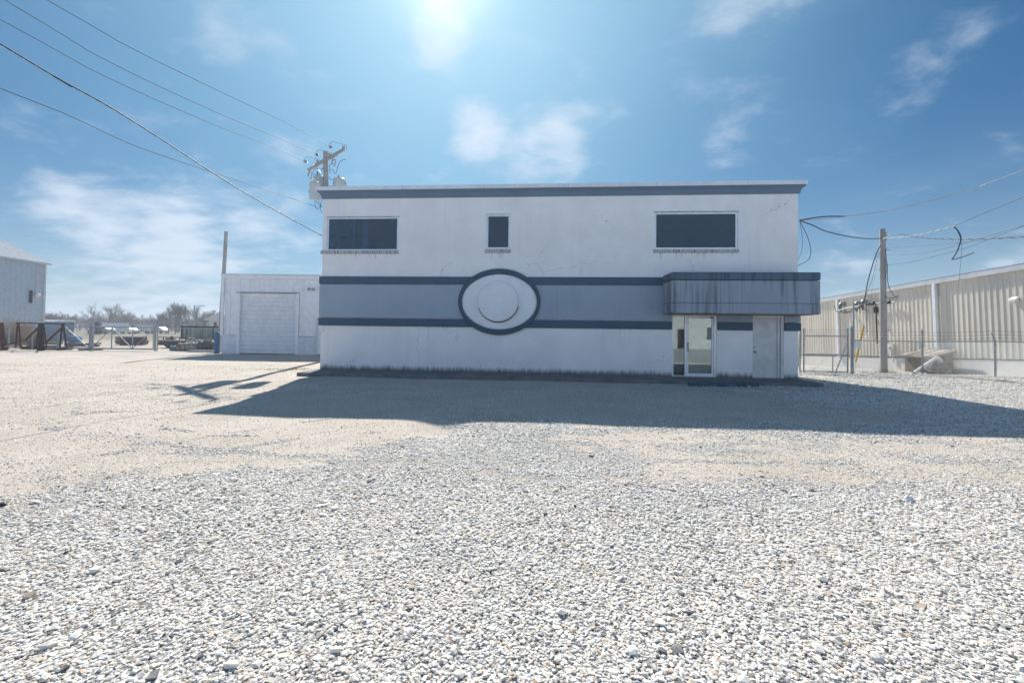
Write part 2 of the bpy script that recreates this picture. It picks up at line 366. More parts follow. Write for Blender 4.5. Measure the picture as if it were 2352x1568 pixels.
# ------------------------------------------------------------------ ground
def sn(x, y, s, k): return np.sin(x*s+k)*np.cos(y*s*1.13+k*2.1)+.6*np.sin(x*s*1.9+y*s*1.3+k*3.3)+.4*np.cos(x*s*2.9-y*s*3.7+k)
def hgt(x, y):
    near = np.clip((60-np.hypot(x, y))/40, 0, 1)
    z = .010*sn(x, y, .55, 1.)*near + .005*sn(x, y, 1.7, 4.)*near
    z = z - .13*np.exp(-(((x+1.24)/.42)**2+((y-7.3)/.6)**2))
    # the yard beside the warehouse falls away to the back
    fall = -.0455*np.clip(y-18.6, 0, 22)*np.clip((x-10.5)/3, 0, 1)
    z = z + fall + .10*np.exp(-((x-19.8)/1.6)**2-((y-16.2)/1.6)**2)
    z = z - .03*np.clip((9.4-y)/8, 0, 1)*0
    return z
_tab = rng.uniform(-1, 1, (256, 256))
def vn(x, y, s):
    x = np.asarray(x)*s+1000.; y = np.asarray(y)*s+1000.; i = np.floor(x).astype(int); j = np.floor(y).astype(int); u = x-i; v = y-j; u = u*u*(3-2*u); v = v*v*(3-2*v)
    T = lambda a, b: _tab[a & 255, b & 255]
    return (T(i, j)*(1-u)+T(i+1, j)*u)*(1-v)+(T(i, j+1)*(1-u)+T(i+1, j+1)*u)*v
def fbm(x, y, s): return vn(x, y, s)+.6*vn(x+7, y+3, s*2.1)+.4*vn(x+1, y+9, s*4.3)+.3*vn(x+5, y+2, s*8.9)
def sstep(a, b, x):
    t = np.clip((x-a)/(b-a), 0, 1); return t*t*(3-2*t)
TRACKS = [((-4.6, 4.3), (-2.2, 7.6), .25), ((-5.3, 5.2), (-3.0, 8.2), .25), ((-7.4, 6.9), (-2.4, 5.6), -.2), ((-8.5, 8.2), (-3.2, 6.4), -.2), ((-2.9, 5.6), (-1.5, 6.3), .0), ((-12, 13), (-5, 8.4), .6), ((-13.4, 13.6), (-6.4, 9.4), .6), ((2.0, 5.4), (9.5, 5.9), .1), ((2.2, 6.3), (10, 6.9), .12)]
def dirtf(x, y):
    wob = .25*sn(x, y, 1.1, 2.)+.75*fbm(x*.7+y*.25, y, 1.1)+.5*vn(x, y, 6.3)+.35*vn(x, y, 13.1)
    # left side: driven, tan compact ground beyond a slanting edge
    edge = (y-3.75) - (x+4.45)*.66
    left = sstep(-.2, .9, edge+wob*.6)*sstep(-.9, -2.6, x+wob*.5-(y-5)*.25)
    mid = .85*sstep(7.2, 8.4, y+wob*.5)*sstep(9.5, 6.0, x+wob+(y-10)*.35)
    strip = .66*sstep(4.7, 5.4, y+wob*.35+.12*x*.5)*sstep(7.6, 6.7, y+wob*.3)*sstep(.6, 2.4, x+wob)
    far = sstep(15, 20, y)*.55
    d = np.maximum(np.maximum(left*.92, mid), np.maximum(strip, far))
    d = d*(1-.55*np.exp(-((y-24.8-wob)/1.3)**2)*sstep(-8, -14, x))       # a bright strip of fresh gravel by the yard gate
    d = d*(1-.6*sstep(10.2, 12, x+wob*.6)*sstep(30, 26, y))
    ruts = .22*np.clip(sn(x*.35+y*.1, y, 3.6, 1.), -1, 1)
    for (x0, y0), (x1, y1), bend in TRACKS:             # tyre tracks: loose stone pushed aside in long thin lines
        L_ = math.hypot(x1-x0, y1-y0); tx_, ty_ = (x1-x0)/L_, (y1-y0)/L_; t = (x-x0)*tx_+(y-y0)*ty_; q = -(x-x0)*ty_+(y-y0)*tx_-bend*np.sin(np.clip(t/L_, 0, 1)*3.1416)
        d = d*(1-.75*np.exp(-(q/.11)**2)*((t > 0) & (t < L_))*np.clip(.55+vn(x, y, 2.7), 0, 1))
    d = d*(1+ruts)-.42*np.clip(fbm(x*.45-y*.12, y, 2.3)-.35, 0, 1)*(d > .3)+.62*np.clip(fbm(x*.42+y*.2+3, y*.9, 1.05)-.30, 0, 1)*sstep(2.2, 3.6, y+wob)+.4*np.clip(fbm(x*.8+9, y, 2.4)-.55, 0, 1)
    return np.clip(d, 0, 1)
def axis(lo, hi, step, far):
    a = list(np.arange(lo, hi+1e-6, step)); g = step; x = hi
    while x < far: g *= 1.22; x += g; a.append(x)
    g = step; x = lo
    while x > -far: g *= 1.22; x -= g; a.insert(0, x)
    return np.array(a)
gx = axis(-30, 24, .15, 2500); gy = axis(-4, 32, .12, 2500)
X, Y = np.meshgrid(gx, gy); Z = hgt(X, Y); nx, ny = len(gx), len(gy)
vs = np.stack([X.ravel(), Y.ravel(), Z.ravel()], 1)
i = np.arange(nx-1)[None, :]+np.arange(ny-1)[:, None]*nx; i = i.ravel()
fs = np.stack([i, i+1, i+1+nx, i+nx], 1)
def np_mesh(name, vs, fs, mat, smooth=False, attrs=None, kind=None):
    me = bpy.data.meshes.new(name); k = fs.shape[1]
    me.vertices.add(len(vs)); me.vertices.foreach_set('co', vs.astype(np.float32).ravel())
    me.loops.add(fs.size); me.loops.foreach_set('vertex_index', fs.astype(np.int32).ravel())
    me.polygons.add(len(fs)); me.polygons.foreach_set('loop_start', (np.arange(len(fs))*k).astype(np.int32))
    me.polygons.foreach_set('use_smooth', np.full(len(fs), smooth))
    for a, d in (attrs or {}).items():
        at = me.attributes.new(a, 'FLOAT', 'POINT'); at.data.foreach_set('value', d.astype(np.float32).ravel())
    me.update(calc_edges=True); me.validate()
    o = bpy.data.objects.new(name, me); col.objects.link(o); me.materials.append(mat)
    if kind: o['kind'] = kind
    return o
m = Mat('ground'); at = m.n('ShaderNodeAttribute', attribute_name='dirt'); dirt = at.outputs['Fac']
def voro(scale, rnd=1.):
    v = m.n('ShaderNodeTexVoronoi'); v.inputs['Scale'].default_value = scale; v.inputs['Randomness'].default_value = rnd
    m.l(m.tc.outputs['Object'], v.inputs['Vector']); return v
v1 = voro(38); v2 = voro(95); v3 = voro(9)
def cellval(v):
    s_ = m.n('ShaderNodeSeparateColor'); m.l(v.outputs['Color'], s_.inputs[0]); return s_.outputs[0]
cr = m.n('ShaderNodeValToRGB'); cr.color_ramp.interpolation = 'LINEAR'; el = cr.color_ramp.elements
el[0].position = 0; el[0].color = (.16, .17, .19, 1); el[1].position = 1; el[1].color = (.80, .80, .79, 1)
for p_, c_ in ((.14, (.34, .34, .36)), (.3, (.52, .51, .49)), (.45, (.60, .57, .52)), (.7, (.70, .70, .69))):
    e = el.new(p_); e.color = (*c_, 1)
m.l(cellval(v1), cr.inputs[0])
edge = m.rng(v1.outputs['Distance'], .30, .62)
stone = m.mix(m.math('MULTIPLY', edge, .5), cr.outputs[0], (.27, .26, .24))
n_b = m.noise(.7, 7, .6); n_m = m.noise(5, 8, .7, (1, 1.6, 1)); n_f = m.noise(60, 5, .75)
dcol = m.mix(m.rng(n_b, .3, .7), (.47, .40, .325), (.57, .50, .42)); dcol = m.mix(m.math('MULTIPLY', m.rng(n_m, .52, .72), .55), dcol, (.36, .31, .27))
small = cellval(v2); dcol = m.mix(m.math('MULTIPLY', m.rng(small, .80, .95), .75), dcol, (.74, .73, .71))
dcol = m.mix(m.math('MULTIPLY', m.rng(small, .14, .03), .7), dcol, (.16, .15, .15))
dcol = m.mix(m.math('MULTIPLY', m.rng(n_f, .55, .75), .35), dcol, (.30, .27, .24))
brk = m.math('ADD', dirt, m.math('MULTIPLY', m.math('SUBTRACT', n_m, .5), 1.3)); brk = m.math('ADD', brk, m.math('MULTIPLY', m.math('SUBTRACT', n_f, .5), .5))
df = m.rng(brk, .30, .62)
c = m.mix(df, stone, dcol)
wd = m.n('ShaderNodeAttribute', attribute_name='weedy').outputs['Fac']
c = m.mix(m.math('MULTIPLY', m.math('MULTIPLY', wd, m.rng(m.noise(2.2, 6, .7, (.6, 1.8, 1)), .50, .68)), .75), c, (.42, .36, .17))
fld = m.n('ShaderNodeAttribute', attribute_name='field').outputs['Fac']
c = m.mix(m.math('MULTIPLY', fld, .85), c, m.mix(m.rng(m.noise(.05, 6, .6, (1, 3, 1)), .4, .6), (.24, .20, .13), (.19, .20, .11)))
hb = m.math('ADD', m.math('MULTIPLY', m.math('SUBTRACT', 1., v1.outputs['Distance']), m.math('SUBTRACT', 1.15, df)), m.math('MULTIPLY', n_f, .35))
m.bump(hb, .9, .022); GM = m.out(c, .95)
farfield = np.zeros_like(X)
weedy = np.clip(sstep(8, 13, X)*sstep(11, 14, Y)*sstep(30, 24, Y) + sstep(-6.5, -8.5, X)*sstep(15, 17.5, Y)*sstep(24, 21, Y)*sstep(-14, -10, X) , 0, 1)
ground = np_mesh('ground', vs, fs, GM, True, {'dirt': dirtf(X, Y), 'weedy': weedy, 'field': sstep(38, 60, Y)}, 'structure')

# ------------------------------------------------------------------ loose gravel: real stones
def protos():
    out = []
    cube = np.array([(x, y, z) for z in (-1, 1) for y in (-1, 1) for x in (-1, 1)], float)*.62
    cf = [(0, 2, 3), (0, 3, 1), (4, 5, 7), (4, 7, 6), (0, 1, 5), (0, 5, 4), (2, 6, 7), (2, 7, 3), (0, 4, 6), (0, 6, 2), (1, 3, 7), (1, 7, 5)]
    g_ = (1+5**.5)/2; ico = np.array([(-1, g_, 0), (1, g_, 0), (-1, -g_, 0), (1, -g_, 0), (0, -1, g_), (0, 1, g_), (0, -1, -g_), (0, 1, -g_), (g_, 0, -1), (g_, 0, 1), (-g_, 0, -1), (-g_, 0, 1)])/1.9
    icf = [(0, 11, 5), (0, 5, 1), (0, 1, 7), (0, 7, 10), (0, 10, 11), (1, 5, 9), (5, 11, 4), (11, 10, 2), (10, 7, 6), (7, 1, 8), (3, 9, 4), (3, 4, 2), (3, 2, 6), (3, 6, 8), (3, 8, 9), (4, 9, 5), (2, 4, 11), (6, 2, 10), (8, 6, 7), (9, 8, 1)]
    for k in range(14): out.append((cube*(1+rng.uniform(-.32, .32, cube.shape)), np.array(cf)))
    for k in range(20): out.append((ico*(1+rng.uniform(-.25, .25, ico.shape)), np.array(icf)))
    return out
def scatter(n, y0, y1, smin, smax, gravel_only=.5, xk=1.33, xm=1.2):
    y = np.sqrt(rng.uniform(y0**2, y1**2, n*3)) if y0 > 0 else rng.uniform(y0, y1, n*3)
    half = xk*np.maximum(y, 0)+xm; x = rng.uniform(-1, 1, n*3)*half
    d = dirtf(x, y); clump = .5+.28*sn(x, y, 2.3, 7.)+.2*sn(x, y, 5.9, 3.)
    keep = rng.uniform(0, 1, n*3) < np.clip((1-d)**1.6*(.62+.38*clump)+.17, 0, 1)*gravel_only
    x, y = x[keep][:n], y[keep][:n]
    ex_ = np.array([math.cos(R(-4.365)), math.sin(R(-4.365))]); lx = (x+7.212)*ex_[0]+(y-16.103)*ex_[1]; ly = -(x+7.212)*ex_[1]+(y-16.103)*ex_[0]
    ok = ~((lx > -.2) & (lx < 17.4) & (ly > -1.3) & (ly < 7)); x, y = x[ok], y[ok]
    s = np.exp(rng.uniform(math.log(smin), math.log(smax), len(x)))*(1-.45*dirtf(x, y))
    return x, y, s
parts = [scatter(95000, 1.3, 3.2, .0038, .0150, 1.), scatter(110000, 3.2, 6.5, .0060, .0165, .95), scatter(70000, 6.5, 12.5, .009, .021, .85, 1.3, 1.),
         scatter(1500, 1.4, 7, .016, .034, 1.), scatter(14000, 12.5, 19, .016, .030, .8, 1.3, .5), scatter(5000, -2, 1.3, .008, .018, .6, .5, 4.)]
px = np.concatenate([p[0] for p in parts]); py = np.concatenate([p[1] for p in parts]); ps = np.concatenate([p[2] for p in parts]); N = len(px)
pz = hgt(px, py); pr = protos(); which = rng.integers(0, len(pr), N)
VV, FF, AA = [], [], []; kbase = 0
for k, (pv, pf) in enumerate(pr):
    id_ = np.where(which == k)[0]; n = len(id_)
    if not n: continue
    sc = ps[id_, None]*np.stack([rng.uniform(.9, 1.75, n), rng.uniform(.7, 1.15, n), rng.uniform(.26, .62, n)], 1)
    v = pv[None]*sc[:, None, :]
    tx, ty, tz = rng.normal(0, .17, n), rng.normal(0, .17, n), rng.uniform(0, 6.283, n)
    c_, s_ = np.cos(tx)[:, None], np.sin(tx)[:, None]; v = np.stack([v[..., 0], v[..., 1]*c_-v[..., 2]*s_, v[..., 1]*s_+v[..., 2]*c_], -1)
    c_, s_ = np.cos(ty)[:, None], np.sin(ty)[:, None]; v = np.stack([v[..., 0]*c_+v[..., 2]*s_, v[..., 1], -v[..., 0]*s_+v[..., 2]*c_], -1)
    c_, s_ = np.cos(tz)[:, None], np.sin(tz)[:, None]; v = np.stack([v[..., 0]*c_-v[..., 1]*s_, v[..., 0]*s_+v[..., 1]*c_, v[..., 2]], -1)
    v[..., 0] += px[id_, None]; v[..., 1] += py[id_, None]; v[..., 2] += (pz[id_]+sc[:, 2]*rng.uniform(.1, .9, n))[:, None]
    VV.append(v.reshape(-1, 3)); FF.append((pf[None]+(np.arange(n)*len(pv))[:, None, None]+kbase).reshape(-1, 3))
    AA.append(np.repeat(rng.uniform(0, 1, n), len(pv))); kbase += n*len(pv)
m = Mat('gravel_stone'); a = m.n('ShaderNodeAttribute', attribute_name='tone'); cr = m.n('ShaderNodeValToRGB'); el = cr.color_ramp.elements
el[0].position = 0; el[0].color = (.09, .10, .12, 1); el[1].position = 1; el[1].color = (.88, .85, .80, 1)
for p_, c_ in ((.045, (.20, .195, .19)), (.10, (.42, .40, .37)), (.13, (.54, .39, .26)), (.17, (.62, .55, .45)), (.30, (.70, .65, .58)), (.45, (.66, .64, .60)), (.68, (.80, .75, .67))):
    e = el.new(p_); e.color = (*c_, 1)
m.l(a.outputs['Fac'], cr.inputs[0]); nn = m.noise(55, 5, .7); c = m.mix(m.math('MULTIPLY', m.rng(nn, .4, .7), .20), cr.outputs[0], (.46, .43, .39))
m.bump(nn, .25, .004); SM = m.out(c, .85)
gr = np_mesh('gravel', np.concatenate(VV), np.concatenate(FF), SM, False, {'tone': np.concatenate(AA)}, 'stuff')
tag(gr, 'loose white and grey crushed gravel spread over the lot', 'gravel')
# ------------------------------------------------------------------ office building (local: x along the front, y to the back, z up)
BR = R(-4.365); BL = Vector((-7.212, 16.103, 0)); BW, BD = 17.18, 6.2
def bw(x, y, z): return BL + Matrix.Rotation(BR, 3, 'Z') @ Vector((x, y, z))
slab = MB().box(-.17, BW+.08, -1.24, BD+.1, -.1, .118).build('concrete_apron', 'apron_concrete', None, .012, BL)
slab.rotation_euler = (0, 0, BR); tag(slab, kind='structure')
B = thing('office_building', 'two-storey white stucco office with blue-grey bands, oval wall emblem and boxy entrance canopy', 'building', BL, BR)
W1 = (.17, 2.93, 4.60, 5.86); W2 = (6.235, 7.135, 4.64, 5.93); W3 = (12.285, 15.16, 4.62, 5.95)
D1 = (12.926, 14.46, .12, 2.31); D2 = (15.672, 16.71, .12, 2.23)
wall(0, BW, .12, 6.62, [W1, W2, W3, D1, D2], .25).build('front_wall', 'white_stucco', B)
lw = wall(.251, BD, .12, 6.62, [(.45, .85, 4.60, 5.86)], .25); turn(lw, R(90), (.25, 0, 0)); lw.build('side_wall', 'white_stucco', B)
rw = wall(.251, BD, .12, 6.62, [], .25); turn(rw, R(90), (BW, 0, 0)); rw.build('side_wall', 'white_stucco', B)
MB().box(.251, BW-.251, BD-.25, BD, .12, 6.62).build('back_wall', 'white_stucco', B)
MB().box(.02, BW-.02, .02, BD-.02, 6.622, 6.80).build('roof', 'concrete', B)
ins = MB().box(.252, BW-.252, .252, BD-.252, 3.3, 3.45).box(.252, BW-.252, .252, BD-.252, 6.30, 6.33)
ins.box(.252, BW-.252, 4.0, 4.1, .13, 3.299).box(.252, BW-.252, 4.4, 4.5, 3.451, 6.299).box(4.4, 4.5, .252, 4.399, 3.451, 6.299).box(9.5, 9.6, .252, 4.399, 3.451, 6.299)
ins.build('interior', 'interior', B)
# moulded bands
def ringband(name, mat, z0, z1, out, hole=(), side=True):
    m = MB()
    xs = [(-out, BW+out)]
    for a, b in hole:
        n = []
        for p, q in xs:
            if a > p and b < q: n += [(p, a), (b, q)]
            else: n.append((p, q))
        xs = n
    for a, b in xs: m.box(a, b, -out, .01, z0, z1)
    if side: m.box(-out, .01, .0105, BD, z0, z1).box(BW-.01, BW+out, .0105, BD, z0, z1)
    return m.build(name, mat, B, .025)
ringband('upper_band', 'band_stucco', 3.335, 3.622, .075)
ringband('lower_band', 'band_stucco', 1.775, 2.065, .075, ((12.915, 14.47), (15.655, 16.72)))
pm = MB(); OUT = .062
pm.box(-OUT, 12.915, -OUT, .01, 2.085, 3.318).box(12.9155, BW+OUT, -OUT, .01, 2.345, 3.318).box(14.47, 15.655, -OUT, .01, 2.085, 2.3445).box(16.72, BW+OUT, -OUT, .01, 2.085, 2.3445)
pm.box(-OUT, .01, .0105, BD, 2.085, 3.318).box(BW-.01, BW+OUT, .0105, BD, 2.085, 3.318)
pm.build('middle_panel', 'grey_stucco', B, .018)
# cornice swept round the roof, white metal coping on top
def sweep(prof, name, mat):
    m = MB(); cs = [(0, 0, -1, -1), (BW, 0, 1, -1), (BW, BD, 1, 1), (0, BD, -1, 1)]; n = len(prof)
    vs = [(cx+sx*o, cy+sy*o, z) for (cx, cy, sx, sy) in cs for (o, z) in prof]
    fs = [(k*n+i, ((k+1) % 4)*n+i, ((k+1) % 4)*n+(i+1) % n, k*n+(i+1) % n) for k in range(4) for i in range(n)]
    m.add(vs, fs); return m.build(name, mat, B)
sweep([(-.03, 6.56), (.045, 6.56), (.05, 6.60), (.058, 6.66), (.085, 6.72), (.13, 6.765), (.165, 6.78), (.168, 6.835), (-.03, 6.835)], 'cornice', 'cornice_stucco')
cp = sweep([(-.25, 6.838), (.205, 6.838), (.205, 6.822), (.212, 6.822), (.212, 6.966), (-.05, 6.985), (-.25, 6.985)], 'coping', 'coping')
for x in (3.1, 6.15, 9.2, 12.3, 15.4): MB().box(x, x+.035, -.2155, -.213, 6.823, 6.965).build('coping_seam', 'warehouse_trim', cp)
# windows
def window(x0, x1, z0, z1, w, name='window', par=B, y=.05):
    f = frame_mb(x0+.002, x1-.002, z0+.002, z1-.002, w, y-.03, y+.05).build(name, 'aluminium', par, .004)
    MB().box(x0+w, x1-w, y+.008, y+.014, z0+w, z1-w).build('pane', 'window_glass', f); return f
w = window(*W1, .055); MB().box(-.055, 2.95, -.05, .04, 4.475, 4.598).build('sill', 'sill', w, .008)
MB().box(-.004, .165, -.006, .03, 4.60, 5.86).build('corner_post', 'white_metal', w)
mm = MB(); mm.box(.9, .96, .6, .66, 4.0, 6.299).box(1.15, 1.36, .9, .95, 3.6, 6.299); mm.build('room_divider', 'white_metal', B)
w = window(*W2, .075); MB().box(6.2, 7.15, -.045, .04, 4.505, 4.638).build('sill', 'sill', w, .008)
w = window(*W3, .07); MB().box(12.25, 15.18, -.045, .04, 4.50, 4.618).build('sill', 'sill', w, .008)
for wx in (W1, W2, W3): MB().box(wx[0]-.035, wx[1]+.035, -.012, .01, wx[3], wx[3]+.028).build('lintel_flashing', 'aluminium' if wx is W2 else 'sill', B)
wl = frame_mb(.452, .848, 4.602, 5.858, .05, -.0, .08); turn(wl, R(90), (.17, 0, 0)); wl = wl.build('window', 'aluminium', B)
pn = MB().box(.50, .80, .03, .036, 4.65, 5.81); turn(pn, R(90), (.17, 0, 0)); pn.build('pane', 'door_glass', wl)
# blinds drawn far down behind the two right-hand windows would hide the room: the rooms stay dark
# entrance: side light and glazed door
ent = frame_mb(12.93, 14.456, .122, 2.305, .055, .02, .14, .045, .03)
ent.box(13.37, 13.435, .021, .139, .152, 2.26).box(14.37, 14.40, .0, .12, .152, 2.26)
ent = ent.build('entrance_frame', 'aluminium', B, .004)
MB().box(12.985, 13.37, .06, .066, .152, 2.26).build('side_light', 'door_glass', ent)
dr = frame_mb(13.437, 14.368, .135, 2.256, .07, .03, .075, .075, .11).build('glass_door', 'white_metal', B, .004)
MB().box(13.507, 14.298, .05, .056, .245, 2.181).build('pane', 'door_glass', dr)
MB().bar((13.475, -.01, 1.02), (13.475, -.01, 1.32), .022).bar((13.475, -.01, 1.04), (13.475, .035, 1.04), .02).bar((13.475, -.01, 1.30), (13.475, .035, 1.30), .02).build('handle', 'dark_gap', dr)
MB().box(14.24, 14.35, -.01, .03, 2.2, 2.24).build('door_closer', 'dark_gap', dr)
MB().box(13.44, 14.36, .12, .14, .13, 2.5).build('door_blind', 'blind', B); MB().box(12.95, 13.42, .40, .42, .13, 2.5).build('hall_screen', 'interior', B)
pbk = MB()
for k in range(5): pbk.bar((13.0+.08*k, .9, .12), (13.02+.08*k, 1.0, 1.1), .015)
MB().box(12.95, 13.4, .9, .95, .13, 1.05).build('reception_counter', 'interior', B)
# plain steel door
ds = MB().box(15.69, 16.50, .03, .075, .135, 2.195); ds = ds.build('steel_door', 'door_paint', B, .004)
fm = MB().box(15.674, 15.689, .0, .12, .122, 2.228).box(16.502, 16.575, -.005, .12, .122, 2.228).box(16.60, 16.708, -.012, .12, .122, 2.228).box(15.6895, 16.5015, .001, .119, 2.197, 2.228)
fm.build('door_frame', 'door_paint', ds); MB().box(16.5755, 16.5995, .03, .11, .122, 2.228).build('frame_gap', 'dark_gap', ds)
MB().lathe((15.745, .03, 1.04), [(.034, 0), (.034, .012), (.014, .02), (.014, .05), (.030, .055), (.032, .075), (.018, .09)], 14, (0, -1, 0)).build('door_knob', 'galvanised', ds)
MB().lathe((15.735, .03, 1.19), [(.030, 0), (.030, .014), (.012, .02)], 14, (0, -1, 0)).bar((15.73, .02, 1.15), (15.73, .02, 1.23), .014, .03).build('lock', 'galvanised', ds)
MB().box(15.75, 15.80, .025, .03, .99, 1.02).build('latch_plate', 'dark_gap', ds)
MB().box(15.66, 16.72, -.10, .0, .12, .142).build('threshold', 'concrete', ds)
# canopy
cx0, cx1, cy = 12.56, 17.25, -1.13
cn = MB().box(cx0, cx1, cy, -.078, 2.305, 2.655).build('canopy', 'canopy_stucco', B, .045)
MB().box(cx0+.012, cx1-.012, cy+.012, -.0785, 2.657, 3.39).build('fascia_panel', 'canopy_stucco', cn, .02)
MB().box(cx0, cx1, cy, -.0775, 3.405, 3.665).build('top_band', 'canopy_band_stucco', cn, .035)
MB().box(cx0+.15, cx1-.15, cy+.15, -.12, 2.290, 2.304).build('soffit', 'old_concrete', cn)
# oval emblem
def oval(m, cx, cz, a0, b0, a1, b1, y0, y1, n=72):
    vs = []
    for k in range(n):
        t = 2*math.pi*k/n; ca, sa = math.cos(t), math.sin(t)
        vs += [(cx+a1*ca, .01, cz+b1*sa), (cx+a1*ca, y1, cz+b1*sa), (cx+(a1-.03)*ca, y1-.02, cz+(b1-.03)*sa), (cx+(a0+.03)*ca, y1-.02, cz+(b0+.03)*sa), (cx+a0*ca, y1, cz+b0*sa), (cx+a0*ca, .01, cz+b0*sa)]
    fs = [(k*6+j, k*6+j+1, ((k+1) % n)*6+j+1, ((k+1) % n)*6+j) for k in range(n) for j in range(5)]
    return m.add(vs, fs)
ob = oval(MB(), 6.76, 2.708, 1.385, 1.012, 1.50, 1.205, 0, -.13).build('emblem_ring', 'ring_stucco', B)
def dome(m, cx, cz, rad, y0, h, n=56, wob=.0):
    rings = [(1.0, 0), (1.0, .35), (.985, .8), (.94, .96), (.6, 1.0), (.001, 1.02)]
    vs = [(cx+rad[0]*q*math.cos(2*math.pi*k/n), y0-h*e, cz+rad[1]*q*math.sin(2*math.pi*k/n)) for q, e in rings for k in range(n)]
    return m.add(vs, [(i*n+k, i*n+(k+1) % n, (i+1)*n+(k+1) % n, (i+1)*n+k) for i in range(len(rings)-1) for k in range(n)], True)
dome(MB(), 6.76, 2.708, (1.39, 1.017), .0, .095).build('emblem_field', 'emblem_stucco', ob)
bs = dome(MB(), 6.73, 2.72, (.74, .74), -.09, .13)
bs.v = [(x, y-.07*(.74-(z-2.72))/.74*.5, z) if y < -.10 else (x, y, z) for x, y, z in bs.v]; bs.build('emblem_boss', 'emblem_stucco', ob)
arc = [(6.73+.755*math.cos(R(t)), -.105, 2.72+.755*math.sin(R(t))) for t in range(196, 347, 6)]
MB().tube(arc, [.004+.020*math.sin(math.pi*i/(len(arc)-1))**.6 for i in range(len(arc))], 6).build('emblem_shade_arc', 'dark_gap', ob)  # dark tapered tube standing in for the shade under the boss's lower rim
MB().tube([(7.36, -.10, 2.30), (7.40, -.14, 2.42), (7.45, -.15, 2.52), (7.43, -.17, 2.60)], .012, 5).tube([(7.41, -.14, 2.45), (7.48, -.16, 2.50)], .008, 5).build('loose_wire', 'dark_wire', ob)
# wall pack lamp on the left side wall
lm = MB().box(-.30, -.001, .75, 1.05, 5.72, 5.92).build('wall_lamp', 'galvanised', B, .02)
MB().lathe((-.17, .9, 5.72), [(.11, 0), (.12, -.06), (.09, -.13), (.03, -.15)], 14).build('lamp_glass', 'porcelain', lm)
MB().tube([(BW+.0, .12, 5.62), (BW+.09, .1, 5.64), (BW+.11, .08, 5.66)], .02, 6).build('service_hook', 'galvanised', B)
MB().tube(smooth_path([(BW+.10, .08, 5.64), (BW+.33, .0, 5.0), (BW+.42, 0, 4.55), (BW+.36, .05, 4.25), (BW+.02, .12, 4.05)], 5), .010, 5).tube(smooth_path([(BW+.10, .08, 5.64), (BW+.17, .05, 5.0), (BW+.14, .05, 4.55), (BW+.02, .1, 4.2)], 5), .006, 5).build('drop_wire', 'dark_wire', B)
# parking block
a, b = G(1582, 886, .0), G(1741, 888.5, .0); d = (b-a); ang = math.atan2(d.y, d.x); L = d.length
wsx = thing('wheel_stop', 'blue painted concrete wheel stop on the gravel before the glass door', 'wheel stop', (a+b)/2, ang)
m = MB(); pr_ = [(-.09, 0), (.09, 0), (.06, .13), (-.06, .13)]
m.add([(x, p, z) for x in (-L/2, L/2) for p, z in pr_], [(0, 1, 5, 4), (1, 2, 6, 5), (2, 3, 7, 6), (3, 0, 4, 7), (3, 2, 1, 0), (4, 5, 6, 7)]); m.build('block', 'stop_blue', wsx, .012)
for x_ in (-L/2+.25, L/2-.25): MB().lathe((x_, 0, .131), [(.012, 0), (.012, .02)], 8).build('rebar_pin', 'beam_rust', wsx)
def rock(name, p, s, mat, label, cat='rock', group=None):
    m = MB(); n = 9; vs = []
    rr = random.Random(hash((round(p[0], 2), round(p[1], 2))) & 0xffff)
    for j in range(1, 5):
        for k in range(n):
            t, f = 2*math.pi*k/n, math.pi*j/5; q = rr.uniform(.78, 1.15)
            vs.append((s[0]*math.sin(f)*math.cos(t)*q, s[1]*math.sin(f)*math.sin(t)*q, s[2]*math.cos(f)*rr.uniform(.8, 1.1)))
    fs = [(j*n+k, j*n+(k+1) % n, (j+1)*n+(k+1) % n, (j+1)*n+k) for j in range(3) for k in range(n)]+[tuple(range(n)), tuple(range(4*n-1, 3*n-1, -1))]
    m.add(vs, fs); o = m.build(name, mat, None); o.location = (p[0], p[1], float(hgt(p[0], p[1]))+s[2]*.35); return tag(o, label, cat, group)
g_ = G(1718, 890); rock('rubble_chunk', g_, (.09, .07, .06), 'tarp_tan', 'pinkish chunk of rubble against the blue wheel stop', 'rubble')
g_ = G(2088, 1148); rock('rubble_chunk', g_, (.045, .035, .045), 'block_paint', 'pale pointed stone standing up from the gravel on the right', 'rubble')
g_ = G(2, 1163); rock('rubble_chunk', g_, (.05, .03, .025), 'black_rubber', 'black scrap lying at the left edge of the lot', 'debris')

# ------------------------------------------------------------------ tall utility pole with transformers behind the office
PY0 = 22.8; k_ = PY0/980
zp = lambda zx, zy, Y=PY0: P((860+zx/4.6125)/1.3061, (400+zy/4.6125)/1.3061, Y)
base_, top_ = P(757, 826, PY0), P(747.3, 348.0, PY0)
U = thing('utility_pole', 'tall utility pole with double crossarm and grey transformers behind the office', 'utility pole', (base_.x, base_.y, 0))
ou = Vector((base_.x, base_.y, 0)); lo = lambda v: Vector(v)-ou
MB().tube([lo(base_)-Vector((0, 0, .2)), lo(base_.lerp(top_, .5)), lo(top_)], [.17, .145, .118], 14).build('pole', 'wood_pole', U)
ax_a, ax_b = lo(zp(235, 378, 23.75)), lo(zp(795, 208, 21.95)); ad = (ax_b-ax_a).normalized()
bx_a, bx_b = lo(zp(282, 400, 23.65)), lo(zp(850, 240, 21.85))
side_ = Vector((ad.y, -ad.x, 0)).normalized()
pc = lo(top_)+Vector((0, 0, -.27)); hl = 1.32
ad = Vector((math.cos(R(-40)), math.sin(R(-40)), .02)).normalized(); side_ = Vector((-ad.y, ad.x, 0)).normalized()
hl = 1.6
CA = [pc-ad*hl+side_*.2, pc+ad*hl+side_*.2]; CB = [pc-ad*hl*.96-side_*.2+Vector((0, 0, -.40)), pc+ad*hl*1.04-side_*.2+Vector((0, 0, -.40))]
for q in (CA, CB): MB().bar(q[0], q[1], .10, .12).build('crossarm', 'wood_pole', U, .01)
